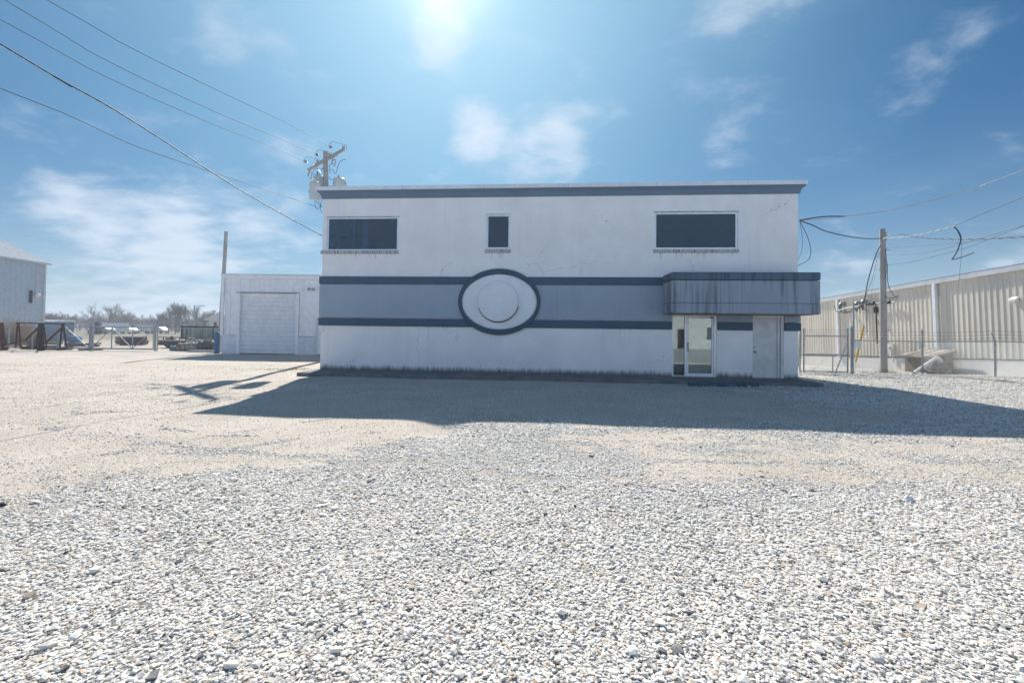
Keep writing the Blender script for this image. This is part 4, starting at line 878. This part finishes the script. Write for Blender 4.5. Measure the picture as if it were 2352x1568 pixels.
m.build('lid_batten', 'wood_pole', bk)
tag(MB().tube([P(2099, 857, 18.9), P(2125, 838, 19.2), P(2147, 824, 19.5)], .07, 12).tube(smooth_path([P(2147, 824, 19.5), P(2154, 822, 19.6), P(2160, 829, 19.7)], 4), .085, 12).build('drain_pipe', 'white_pvc', None), 'white plastic drain pipe lying tilted beside the stairwell head', 'pipe')
q_ = P(2150, 850, 19.4); rock('rubble_heap', (q_.x, q_.y), (.42, .3, .40), 'beam_rust', 'rusty brown scrap heap under the white drain pipe', 'scrap')

# ------------------------------------------------------------------ left side: big metal shed
cS = Vector((-46.2, 42, 0)); dS = P(0, 590, 30); d_ = math.atan2(1083-1176, 980)
LS = thing('metal_shed', 'tall blue-grey metal shed with ribbed roof at the left edge', 'shed', (cS.x, cS.y, 0), R(-90)+(-d_)*1)
# local x toward the camera, wall faces right (+X world) => local +y
zE = 7.85
q = ribs(-24, 0., 0, zE, .46, .03, .09, 0, .2); q.v = [(-x, -y, z) for x, y, z in q.v]; q.build('ribbed_wall', 'shed_blue_grey', LS)
MB().box(-.2, 0.0, -12, .02, 0, zE-.02).build('gable_wall', 'shed_blue_grey', LS)
q = MB(); pts = []
y = .35; n_ = 55
rf = MB(); x = 0.; prof = []
while x < 24.5: prof += [(x, 0), (x+.05, .06), (x+.13, .06), (x+.18, 0)]; x += .46
for i in range(len(prof)-1):
    (a, h0), (b, h1) = prof[i], prof[i+1]
    rf.add([(a-.3, .35, zE-.12+h0), (b-.3, .35, zE-.12+h1), (b-.3, -12, zE+6.05+h1), (a-.3, -12, zE+6.05+h0)], [(0, 1, 2, 3)])
rf.build('ribbed_roof', 'shed_roof', LS)
MB().box(-.3, 24, .30, .38, zE-.25, zE-.10).box(-.08, .04, -.02, .09, 0, zE-.26).build('eave_trim', 'warehouse_trim', LS)
xl = 1.3; MB().box(xl-.09, xl+.09, .05, .16, 3.75, 4.95).build('wall_fixture', 'black_rubber', LS); MB().lathe((xl-.45, .25, 4.45), [(.10, -.1), (.22, .05), (.2, .2), (.06, .25)], 12).tube([(xl-.5, .1, 4.6), (xl-.5, .1, 7.2), (.12, .1, 7.2)], .02, 5).build('yard_light', 'cream', LS)
# small blue shed behind
a, b = P(80, 784, 44), P(148, 784, 44)
BS = thing('small_shed', 'low dull-blue shed with white flat roof behind the sliding gate', 'shed', (a.x, a.y, 0), 0)
w_ = b.x-a.x; h_ = P(100, 735, 44).z
q = ribs(0, w_, 0, h_-.15, .3, .03, .08, 0, .1); q.build('ribbed_wall', 'shed_blue', BS); MB().box(0, w_, .03, .9, 0, h_-.16).build('wall_core', 'shed_blue', BS)
MB().box(-.15, w_+.1, -.15, 1.0, h_-.15, h_+.05).build('roof', 'cream', BS); MB().box(w_*.18, w_*.3, -.05, .02, 0, 1.9).build('door', 'shed_roof', BS)
for i_, (u0, u1) in enumerate(((160, 170.5), (171.5, 182))):
    a, b = P(u0, 780, 38), P(u1, 780, 38); 
    o = MB().lathe((0, 0, 0), [(.10, -.0), (.26, .0), (.29, .03), (.29, b.x-a.x-.03), (.27, b.x-a.x), (.1, b.x-a.x)], 16, (1, 0, 0)); t_ = thing('blue_drum', ('darker left' if not i_ else 'brighter right')+' of the two blue drums lying behind the sliding gate', 'drum', (a.x, a.y, a.z+.02), 0, 'blue drums')
    o.build('shell', 'shed_blue' if not i_ else 'barrel_blue', t_); MB().lathe((.05, 0, 0), [(.295, 0), (.30, .02), (.295, .04)], 16, (1, 0, 0)).build('hoop', 'barrel_blue', t_)
    MB().box(0, b.x-a.x, -.25, .25, -(a.z+.02), -.27).build('cradle', 'wood_pole', t_)

# rusty steel racks and beams in front of the fence
def z1p(zx, zy, Y): return P((zx/6.9176)/1.3061, (920+zy/6.9176)/1.3061, Y)
def z1g(zx, zy): return G((zx/6.9176)/1.3061, (920+zy/6.9176)/1.3061)
RC = thing('steel_rack', 'long rusty A-frame rack with slanting rails in front of the left fence', 'rack')
YR = 27.6
def seg(m, a, b, w, dy=0., dy2=None): dy2 = dy if dy2 is None else dy2; m.bar(z1p(*a, YR+dy), z1p(*b, YR+dy2), w)
seg(mr := MB(), (340, 335), (1340, 355), .075, 0); mr.build('top_rail', 'beam_rust', RC)
for (tx, ty, bl, br2, by, w, mt) in ((375, 335, 322, 430, 850, .065, 'red_oxide'), (820, 335, 745, 800, 850, .055, 'beam_rust'), (890, 340, 905, 965, 855, .055, 'beam_rust'), (1300, 355, 1240, 1385, 850, .065, 'beam_rust')):
    m = MB(); seg(m, (tx-8, ty), (bl, by), w, -.12); seg(m, (tx+12, ty), (br2, by), w, -.12);
    for f in (.3, .55): seg(m, (tx-8+(bl-tx)*f, ty+(by-ty)*f), (tx+12+(br2-tx)*f, ty+(by-ty)*f), .045, -.12)
    m.build('a_frame', mt, RC)
m = MB(); seg(m, (852, 335), (852, 870), .12, .1); seg(m, (820, 870), (890, 870), .3, .1); m.build('column', 'beam_rust', RC)
m = MB(); seg(m, (830, 395), (530, 690), .07, -.15, -.2); seg(m, (530, 690), (40, 815), .06, -.2, -.4); m.build('slanting_rail', 'beam_rust', RC)
m = MB(); seg(m, (1295, 425), (930, 765), .075, -.15, -.25); m.build('slanting_rail', 'beam_rust', RC)
R2 = thing('steel_rack', 'red oxide ladder frame rack cut off by the left edge', 'rack')
m = MB(); seg(m, (15, 345), (45, 890), .10, -.9); seg(m, (-40, 345), (-90, 880), .10, -.9); seg(m, (-60, 345), (30, 345), .10, -.9); m.build('a_frame', 'red_oxide', R2)
m = MB(); seg(m, (35, 340), (95, 800), .11, -.4); m.build('back_leg', 'red_oxide', R2)
m = MB()
for k in range(8): seg(m, (-75, 430+k*55), (25+k*2, 430+k*55), .04, -1.)
m.build('rung', 'beam_rust', R2)
for i_, (pts, w, mt, lab) in enumerate((
    (((0, 905), (160, 905)), .22, 'red_oxide', 'bright orange-red steel beam lying at the left edge'), (((40, 830), (400, 905)), .06, 'steel_pale', 'slender pale truss chord lying in front of the red rack'),
    (((60, 800), (390, 868)), .06, 'steel_pale', 'upper slender truss chord beside the red rack'), (((430, 880), (1500, 890)), .20, 'beam_rust', 'long dark steel beam lying under the A-frame rack'),
    (((540, 865), (1180, 870)), .22, 'beam_rust', 'shorter dark beam stacked behind the long one under the rack'), (((1190, 905), (1500, 885)), .14, 'beam_rust', 'brown steel stub by the foot of the last A-frame'))):
    a, b = z1g(*pts[0]), z1g(*pts[1]); a.z = b.z = w/2+(.12 if i_ in (1, 2) else 0)
    m = MB().bar(a, b, w*.7, .03); 
    for s_ in (-1, 1): m.bar(a+Vector((0, 0, s_*w*.45)), b+Vector((0, 0, s_*w*.45)), w, .02)
    m.bar(a, b, .03, w*.9); tag(m.build('steel_beam', mt, None), lab, 'beam', 'steel members lying in the yard')
k = 0
for lab, zx0, zx1, zy, Y, mt, nn in (('rusty pipes stacked behind the left gate panel', 1380, 2080, 800, 33, 'beam_rust', 9), ('pale pipes on the ground behind the A-frame rack', 440, 1300, 745, 36, 'steel_pale', 5)):
    for j in range(nn):
        a = z1p(zx0+rng.uniform(-20, 90), zy+rng.uniform(-40, 45), Y+rng.uniform(-.6, .6)); b = z1p(zx1+rng.uniform(-90, 30), zy+rng.uniform(-70, 30), Y+1+rng.uniform(-.6, .6))
        a.z = max(.06, a.z); b.z = max(.06, b.z)
        tag(MB().tube([a, b], .055, 7).build('steel_pipe', mt, None), lab, 'pipe', lab)
def z2(zx, zy): return ((340+zx/6.9176)/1.3061, (900+zy/6.9176)/1.3061)
a, b = P(*z2(40, 965), 37.), P(*z2(545, 965), 37.)
BD_ = thing('beam_bundle', 'dark bundle of rusty steel profiles behind the sliding gate', 'beam bundle', (a.x, a.y, 0))
for j in range(4):
    m = MB()
    for i_ in range(5): m.bar((rng.uniform(0, .2), i_*.22, .15+j*.17), (b.x-a.x+rng.uniform(-.3, .1), i_*.22, .15+j*.17), .17, .15)
    m.build('layer', 'beam_rust', BD_)
MB().bar((.5, -.1, .03), (.5, 1.1, .03), .1).bar((b.x-a.x-.5, -.1, .03), (b.x-a.x-.5, 1.1, .03), .1).build('bearer', 'wood_pole', BD_)

# sliding gate and fence on the left
SG = thing('sliding_gate', 'long galvanised sliding gate with X bracing between heavy posts on the left', 'gate')
YG = 28.9
gp = lambda u: Vector((P(u, 800, YG).x, YG, 0))
zt = P(260, 750.8, YG).z; 
for n_, (u0, u1) in (('leaf', (208, 352)), ('tail', (92, 205))):
    a, b = gp(u0), gp(u1)
    m = MB(); up_ = lambda p, z: Vector((p.x, p.y, z))
    m.tube([up_(a, zt), up_(b, zt)], .04, 8).tube([up_(a, .12), up_(b, .12)], .05, 8)
    k = 3 if n_ == 'leaf' else 2
    us = [u0+(u1-u0)*i/k for i in range(k+1)]
    for i, u in enumerate(us): m.tube([up_(gp(u), .12), up_(gp(u), zt)], .032, 8)
    for i in range(k):
        p, q = gp(us[i]), gp(us[i+1])
        if i % 2 == (0 if n_ == 'leaf' else 0): m.tube([up_(p, .12), up_(q, zt-.1)], .022, 6)
        else: m.tube([up_(p, zt-.05), up_(q, .12)], .032, 6)
    m.build('gate_frame', 'galvanised', SG); mesh_net(MB(), a, b, .12, .12, zt, zt, .09, .003).build('chain_link_mesh', 'galvanised', SG)
LF = thing('chain_link_fence', 'chain-link fence with steel posts along the back of the left yard', 'fence')
for u, vt, r in ((205, 732, .11), (135, 737, .10), (352, 741, .06), (361, 746, .035), (74, 752, .04), (20, 752, .04)):
    p = gp(u); h = P(u, vt, YG).z; post(LF, (p.x, YG+(.15 if u in (205, 352) else 0)), h, r, nibs=(u in (361,)))
p = gp(205); MB().box(p.x-.4, p.x+.75, YG-.35, YG+.2, 0, .1).build('post_footing', 'concrete', LF)
for u0, u1 in ((361, 441), (441, 507), (-60, 20), (20, 74), (74, 135)):
    a, b = gp(u0), gp(u1); run(LF, a, b, zt-.03, barb=((zt+.15, 0), (zt+.28, 0)) if u0 > 300 else ((zt+.2, 0),))
p = gp(441); post(LF, (p.x, YG), zt, .03, nibs=False)

# roll-off container, trailer, wrapped bundles
a, b = P(*z2(1395, 945), 36.5), P(510, 790, 36.5); hC = P(*z2(1395, 535), 36.5).z
CT = thing('container', 'weathered teal and rust steel container beyond the fence by the garage', 'container', (a.x, a.y, 0))
wC = b.x-a.x; q = ribs(.12, wC, .15, hC-.12, .42, .07, .22, .06, .1); q.build('ribbed_side', 'rusty_container', CT)
MB().box(0, .12, -.02, .2, .0, hC).box(0, wC, -.02, .12, hC-.12, hC-.001).box(0.121, wC, -.02, .12, .0, .15).box(wC*.765, wC*.80, -.03, .1, .151, hC-.121).box(.0, .1, .201, 2.3, 0, hC).build('corner_frame', 'beam_rust', CT)
MB().box(.12, wC, .14, 2.3, .1, hC-.15).build('shell', 'rusty_container', CT)
a, b = P(*z2(905, 990), 33.), P(*z2(1505, 990), 33.); TR = thing('flatbed_trailer', 'rear of a rusty flatbed trailer parked beyond the fence', 'trailer', (a.x, a.y, 0))
wT = b.x-a.x; zb = P(*z2(1200, 825), 33.).z; zr = P(*z2(1200, 772), 33.).z
MB().box(0, wT, 0, 6, zb-.1, zb).build('bed', 'steel_pale', TR); MB().box(.05, wT-.05, -.03, .1, zb-.42, zb-.11).bar((0.2, .3, zb-.3), (.2, 5.8, zb-.3), .12).bar((wT-.2, .3, zb-.3), (wT-.2, 5.8, zb-.3), .12).build('chassis', 'beam_rust', TR)
m = MB().bar((0, 0, zr), (wT, 0, zr), .06)
for f in (.02, .22, .5, .78, .98): m.bar((wT*f, 0, zb), (wT*f, 0, zr+(.1 if f == .5 else 0)), .10 if f == .5 else .05)
m.build('end_rail', 'beam_rust', TR)
for x_ in (.05, .33, wT-.58, wT-.30):
    wh = MB().lathe((x_, .9, .40), [(.15, 0), (.36, .0), (.40, .04), (.40, .20), (.36, .24), (.15, .24)], 20, (1, 0, 0)).build('wheel', 'black_rubber', TR)
for x_ in (.12, wT-.12): MB().box(x_-.07, x_+.07, -.05, -.031, zb-.3, zb-.18).build('tail_light', 'tail_red', TR)
MB().bar((wT*.5, .2, zb-.4), (wT*.5, .2, .25), .12).build('landing_leg', 'beam_rust', TR)
def bundle(name, pts, r, mat, label, seed):
    rr = random.Random(seed); pp = smooth_path(pts, 8)
    o = MB().tube(pp, [r*rr.uniform(.8, 1.12)*(.55 if i in (0, len(pp)-1) else 1) for i in range(len(pp))], 12).build(name, mat, None); return tag(o, label, 'bundle')
YB = 28.3+1.2
def zb_(zx, zy, r): p = P(*z2(zx, zy), YB); p.z = max(r*.8, p.z); return p
bundle('tarp_roll', [zb_(1200, 1040, .2), zb_(1260, 1035, .2), zb_(1330, 1030, .2), zb_(1400, 1040, .2)], .19, 'tarp_teal', 'teal rolled tarp at the left end of the fence debris', 1)
bundle('tarp_roll', [zb_(1370, 1040, .3), zb_(1430, 1025, .3), zb_(1490, 1030, .3), zb_(1530, 1050, .3)], .30, 'tarp_tan', 'tan and pink wrapped bundle next to the teal tarp', 2)
bundle('tarp_roll', [zb_(1480, 1030, .33), zb_(1600, 1020, .33), zb_(1720, 1010, .33), zb_(1800, 1030, .33)], .34, 'steel_pale', 'long grey wrapped roll in the middle of the fence debris', 3)
bundle('tarp_roll', [zb_(1790, 1040, .3), zb_(1860, 990, .4), zb_(1930, 980, .4), zb_(1960, 1040, .3)], .38, 'tarp_dark', 'black plastic-wrapped lump right of the long grey roll', 4)
bundle('tarp_roll', [zb_(1970, 1040, .3), zb_(2030, 985, .4), zb_(2100, 970, .4), zb_(2150, 1030, .3)], .40, 'tarp_dark', 'larger black plastic-wrapped lump beside the blue bollard', 5)
bundle('tarp_roll', [P(*z2(2080, 930), 30.6), P(*z2(2150, 915), 30.6), P(*z2(2210, 930), 30.6)], .33, 'tarp_tan', 'rusty brown barrel shape behind the black lump near the bollard', 6)
tag(MB().tube(smooth_path([zb_(1820, 930, .1), zb_(1870, 860, .1), zb_(1960, 820, .1), zb_(2050, 825, .1)], 6), .05, 8).build('bent_hose', 'steel_pale', None), 'pale bent hose arching over the fence debris', 'hose')
tag(MB().tube([P(*z2(1975, 980), 29.9), P(*z2(1980, 830), 29.9)], .16, 10).build('canvas_roll', 'steel_pale', None), 'upright pale canvas roll standing behind the black lumps', 'roll')
a, b = G(*z2(1385, 1090)), G(*z2(1930, 1100)); 
PA = thing('pallet', 'broken wooden pallet under the long grey roll', 'pallet', (a.x, a.y+.6, 0)); m = MB()
for i_ in range(3): m.box(0, b.x-a.x, i_*.35, i_*.35+.1, 0.01, .1)
m.build('runner', 'wood_pole', PA); m = MB()
for i_ in range(12): m.box(i_*(b.x-a.x)/12, i_*(b.x-a.x)/12+.12, 0, .8, .101, .12)
m.build('deck_board', 'wood_pole', PA)
# white gabled building and lamp post far behind the container
a, b = P(*z2(1985, 560), 62), P(*z2(2500, 560), 62); zE2 = P(*z2(2000, 415), 62).z; zR = P(*z2(2300, 330), 62).z
WB = thing('house', 'white building with a shallow gable roof far behind the container', 'house', (a.x, a.y, 0)); w_ = b.x-a.x
MB().box(0, w_, 0, 14, 0, zE2).build('wall', 'cream', WB); MB().add([(-.5, -.5, zE2), (w_+.5, -.5, zE2), (w_/2, -.5, zR+.6), (-.5, 14.5, zE2), (w_+.5, 14.5, zE2), (w_/2, 14.5, zR+.6)], [(0, 1, 2), (5, 4, 3), (0, 2, 5, 3), (1, 4, 5, 2), (0, 3, 4, 1)]).build('roof', 'cream', WB)
MB().box(w_*.2, w_*.3, -.05, .05, 1, 2.4).build('window', 'car_glass', WB)
a = P(*z2(1670, 760), 75); lpz = P(*z2(1670, 115), 75).z
LP = thing('lamp_post', 'single tall lamp post among the bare trees on the left', 'lamp post', (a.x, a.y, 0)); MB().tube([(0, 0, 0), (0, 0, lpz)], [.14, .10], 8).build('post', 'galvanised', LP); MB().bar((0, 0, lpz), (1.2, 0, lpz+.0), .07).box(1.0, 1.7, -.12, .12, lpz-.07, lpz+.05).build('lamp_arm', 'galvanised', LP)
def vehicle(u, Y, L, h, mat, label, van=False, rz=0.):
    p = P(u, 770, Y); t = thing('parked_van' if van else 'parked_car', label, 'van' if van else 'car', (p.x, p.y, 0), rz, 'vehicles parked beyond the yard')
    m = MB(); W_ = 1.8
    pr = [(0, .35), (0, .85), (.25*L, .95), (.36*L, h), (.72*L, h), (.9*L, .98), (L, .9), (L, .35)] if not van else [(0, .35), (0, 1.1), (.14*L, 1.25), (.24*L, h), (L, h), (L, .35)]
    n = len(pr); m.add([(x, y, z) for y in (-W_/2, W_/2) for x, z in pr], [tuple(range(n)), tuple(range(2*n-1, n-1, -1))]+[(i, i+n, (i+1) % n+n, (i+1) % n) for i in range(n)]); m.build('body', mat, t, .04)
    MB().box(.34*L if not van else .16*L, .74*L if not van else .3*L, -W_/2-.01, W_/2+.01, h-.48, h-.1).build('side_glass', 'car_glass', t)
    for x in (.2*L, .8*L):
        for y in (-W_/2-.02, W_/2-.18): MB().lathe((x, y, .33), [(.1, 0), (.33, 0), (.33, .2), (.1, .2)], 14, (0, 1, 0)).build('wheel', 'black_rubber', t)
vehicle(210, 88, 4.6, 1.5, 'car_silver', 'silver car far beyond the gate, leftmost of the parked vehicles'); vehicle(224, 92, 6., 2.3, 'car_white', 'long white van beyond the gate right of the silver car', True)
vehicle(262, 95, 5, 1.6, 'car_white', 'white car beyond the gate between van and bundle'); vehicle(300, 100, 5.5, 2., 'car_silver', 'grey van beyond the gate above the dark beam bundle', True); vehicle(338, 104, 5, 1.6, 'car_white', 'rightmost white car far beyond the gate')

# ------------------------------------------------------------------ bare trees, shrubs and weeds
def limbs(seed, H_, depth=6, spread=.55, up=.25, r0=.14, splits=3):
    rr = random.Random(seed); tr = MB(); cr = MB()
    def grow(p, d, L, r, k):
        q = p+d*L; pm = p.lerp(q, .5)+Vector((rr.uniform(-1, 1), rr.uniform(-1, 1), 0))*L*.06; r2 = r*.68
        (tr if k >= depth-1 else cr).tube([p, pm, q], [r, (r+r2)/2, r2], 6 if k >= depth-1 else 3, cap=False, smooth=True)
        if k == 0: return
        for i in range(splits if k > 1 else splits+1):
            a = rr.uniform(0, 6.28); v = Vector((math.cos(a), math.sin(a), 0)); nd = (d+v*rr.uniform(.25, 1)*spread*1.5+Vector((0, 0, up))).normalized()
            grow(p.lerp(q, rr.uniform(.3, 1.) if i else 1.), nd, L*rr.uniform(.68, .88), r2*(.85 if i else 1), k-1)
    grow(Vector((0, 0, -.2)), Vector((rr.uniform(-.05, .05), 0, 1)).normalized(), H_*.22, r0*.75, depth); return tr, cr
def tree_proto(seed, label, **k):
    tr, cr = limbs(seed, 10, **k); t = thing('bare_tree', label, 'tree', group='bare winter trees beyond the yard')
    tr.build('trunk', 'bark', t); cr.build('crown', 'bark', t); return t
PR = [tree_proto(3, 'x', spread=.6, up=.16, r0=.24, splits=3), tree_proto(11, 'x', spread=.42, up=.30, r0=.17, splits=3), tree_proto(23, 'x', spread=.85, up=.12, r0=.28, depth=5, splits=3)]
TOPZ = [max(v.co.z for ch in t.children for v in ch.data.vertices) for t in PR]
spots = [(247, 693, 105, 0, 'large round-crowned bare tree, the tallest above the sliding gate'), (283, 712, 112, 0, 'smaller bare tree just right of the large round-crowned one'),
  (138, 712, 70, 2, 'bare tree with long spreading boughs above the small blue shed'), (104, 716, 90, 0, 'pale bare tree right against the tall metal shed corner'), (178, 722, 115, 1, 'slim bare tree between the spreading tree and the round-crowned one'),
  (200, 728, 125, 1, 'low bare tree left of the round-crowned tree'), (340, 729, 130, 0, 'small bare tree alone between the two tree groups'), (372, 712, 105, 1, 'leftmost slender tree of the group behind the trailer'),
  (388, 702, 98, 1, 'second slender tree of the group behind the trailer'), (404, 694, 95, 1, 'tall slender tree above the left end of the container'), (420, 691, 95, 1, 'tallest slender tree of the group above the container'),
  (436, 696, 98, 1, 'slender tree just left of the lamp post'), (454, 700, 100, 1, 'slender tree just right of the lamp post'), (470, 712, 102, 0, 'bushy bare tree left of the white gabled building'), (489, 708, 104, 1, 'bare tree rising over the white gabled roof'),
  (505, 718, 110, 0, 'bare tree nearest the leaning pole'), (300, 728, 125, 1, 'thin low tree right of the two round-crowned trees'), (226, 722, 120, 0, 'faint bare tree directly behind the heavy gate post')]
used = set()
for u, vt, Y, k, lab in spots:
    top = P(u, vt, Y); H_ = top.z
    t = PR[k] if k not in used else copy_tree(PR[k])
    used.add(k); hgt_k = TOPZ[k]
    t.location = (top.x, Y, 0); t.scale = (H_/hgt_k,)*3; t.rotation_euler = (0, 0, rng.uniform(0, 6.28)); t['label'] = lab
# evergreens
def fir(u, vt, Y, label, w):
    top = P(u, vt, Y); H_ = top.z; t = thing('evergreen_tree', label, 'tree', (top.x, Y, 0)); MB().tube([(0, 0, 0), (0, 0, H_)], [.15, .03], 6).build('trunk', 'bark', t)
    n = 2600; rr = np.random.default_rng(int(u)); h = rr.uniform(.08, 1, n); a = rr.uniform(0, 6.28, n); rad = (1-h)**.8*w*np.sqrt(rr.uniform(.2, 1, n))*(1+.25*np.sin(a*5+h*20)); m = MB()
    for i in range(n):
        p = Vector((math.cos(a[i])*rad[i], math.sin(a[i])*rad[i], h[i]*H_)); d1 = Vector(rr.normal(0, .14, 3)); d2 = Vector(rr.normal(0, .14, 3)); m.add([p, p+d1, p+d2], [(0, 1, 2)])
    m.build('crown', 'evergreen', t)
fir(220, 741, 80, 'small dark conical evergreen behind the heavy gate post', 1.1); fir(373, 722, 120, 'pale rounded evergreen left of the slender tree group', 3.2)
# far wood along the horizon: one mass
tr, cr = limbs(5, 10, depth=4, spread=.5, r0=.25, splits=3); tv = np.array(cr.v+tr.v); tf = np.array([f for f in cr.f]+[tuple(i+len(cr.v) for i in f) for f in tr.f if len(f) == 4]); tf = tf[[len(f) == 4 for f in tf]] if tf.dtype == object else tf
VV, FF = [], []; k = 0
for i in range(1900):
    Yf = rng.uniform(125, 300); xf = rng.uniform(-1.35, 1.2)*Yf; s_ = rng.uniform(.55, 1.15)*(1 if xf < 0 else .8); a = rng.uniform(0, 6.28); v = tv*np.array([s_*1.2, s_*1.2, s_*.85])
    v = np.stack([v[:, 0]*math.cos(a)-v[:, 1]*math.sin(a)+xf, v[:, 0]*math.sin(a)+v[:, 1]*math.cos(a)+Yf, v[:, 2]], 1); VV.append(v); FF.append(tf+k); k += len(v)
o = np_mesh('distant_wood', np.concatenate(VV), np.concatenate(FF), MT['bark'], False, None, 'stuff'); tag(o, 'thin bare woodland along the far horizon', 'woodland')
# brown bushes by the tall shed
def bush(u, vt, Y, w, label, seed):
    top = P(u, vt, Y); rr = random.Random(seed); m = MB()
    for i in range(150):
        a = rr.uniform(0, 6.28); q = rr.uniform(.1, 1); p = Vector((math.cos(a)*w*.3*q, math.sin(a)*w*.3*q, 0)); e = p+Vector((math.cos(a)*w*q*rr.uniform(.3, 1), math.sin(a)*w*q*.6, top.z*rr.uniform(.5, 1)))
        m.tube([p, p.lerp(e, .5)+Vector((0, 0, .2)), e], [.02, .012, .005], 3, cap=False)
        for j in range(3): s0 = p.lerp(e, rr.uniform(.4, .9)); m.tube([s0, s0+Vector((rr.uniform(-.5, .5), rr.uniform(-.5, .5), rr.uniform(.1, .6)))], [.010, .004], 3, cap=False)
    t = thing('dry_bush', label, 'bush', (top.x, Y, 0)); m.build('twigs', 'dry_twigs', t)
bush(22, 742, 34, 1.5, 'dry brown bush at the foot of the tall metal shed, left one', 1); bush(48, 728, 35, 1.8, 'reddish dry bush behind the first A-frame', 2); bush(36, 748, 33, 1.3, 'low tangled bush between the two racks', 3); bush(80, 765, 33, 1.0, 'small dry bush in front of the shed corner', 4)
# weeds: blades in loose drifts
bl = MB(); zones = [(-9.5, 16.9, 1.6, .45, 260, .06), (-8.6, 17.3, .7, .3, 120, .09), (12.5, 17.6, 3.2, .5, 200, .07), (15.5, 18.9, 2.6, .35, 320, .12), (20.0, 19.6, 1.4, .5, 160, .13), (16.9, 13.2, 2.6, .3, 180, .06), (21, 14.6, 2.2, .3, 160, .06), (17.4, 19.9, .5, .3, 120, .2), (-18, 27.2, 1.5, .2, 120, .12), (14, 24, 3.2, .8, 300, .12)]
for (x, y, sx, sy, n, h) in zones:
    for i in range(n):
        px_, py_ = x+rng.normal(0, sx*.5), y+rng.normal(0, sy*.5); z = gz((px_, py_)); a = rng.uniform(0, 6.28); hh = h*rng.uniform(.4, 1.3); w = .006
        bl.add([(px_-w*math.cos(a), py_-w*math.sin(a), z-.01), (px_+w*math.cos(a), py_+w*math.sin(a), z-.01), (px_+rng.normal(0, .5)*hh, py_+rng.normal(0, .5)*hh, z+hh)], [(0, 1, 2)])
tag(bl.build('weeds', 'weeds', None), 'sparse dry yellow-green weeds growing through the gravel', 'weeds', kind='stuff')

# the cream building across the road that the glass door mirrors
CB = thing('roadside_building', 'cream painted building across the road, mirrored in the glass entrance door', 'building', (7, -17, 0))
wall(0, 22, -.1, 4.4, [(6, 7.1, .0, 2.1), (9, 11.5, 1., 2.3), (14, 16.5, 1., 2.3)], .25, -.25).build('wall', 'cream', CB)
MB().box(0, .24, -9, -.26, -.1, 4.4).box(21.76, 22, -9, -.26, -.1, 4.4).box(.241, 21.759, -9, -8.8, -.1, 4.4).build('side_wall', 'cream', CB); MB().box(-.3, 22.3, -9.3, .3, 4.401, 4.6).build('roof', 'shed_roof', CB)
MB().box(6.0, 7.1, -.2, -.15, 0, 2.1).build('door', 'beam_rust', CB)
for x_ in (9, 14): MB().box(x_, x_+2.5, -.2, -.18, 1, 2.3).build('window', 'car_glass', CB)
# ------------------------------------------------------------------ thin winter haze
hm = bpy.data.materials.new('haze'); hm.use_nodes = True; ht = hm.node_tree; ht.nodes.clear()
hv = ht.nodes.new('ShaderNodeVolumePrincipled'); hv.inputs['Color'].default_value = (.80, .88, 1, 1); hv.inputs['Density'].default_value = .0015; hv.inputs['Anisotropy'].default_value = .35
ho = ht.nodes.new('ShaderNodeOutputMaterial'); ht.links.new(hv.outputs[0], ho.inputs['Volume'])
h_ = MB().box(-2600, 2600, -2600, 2600, -3, 15).build('haze', hm, None); tag(h_, kind='stuff')
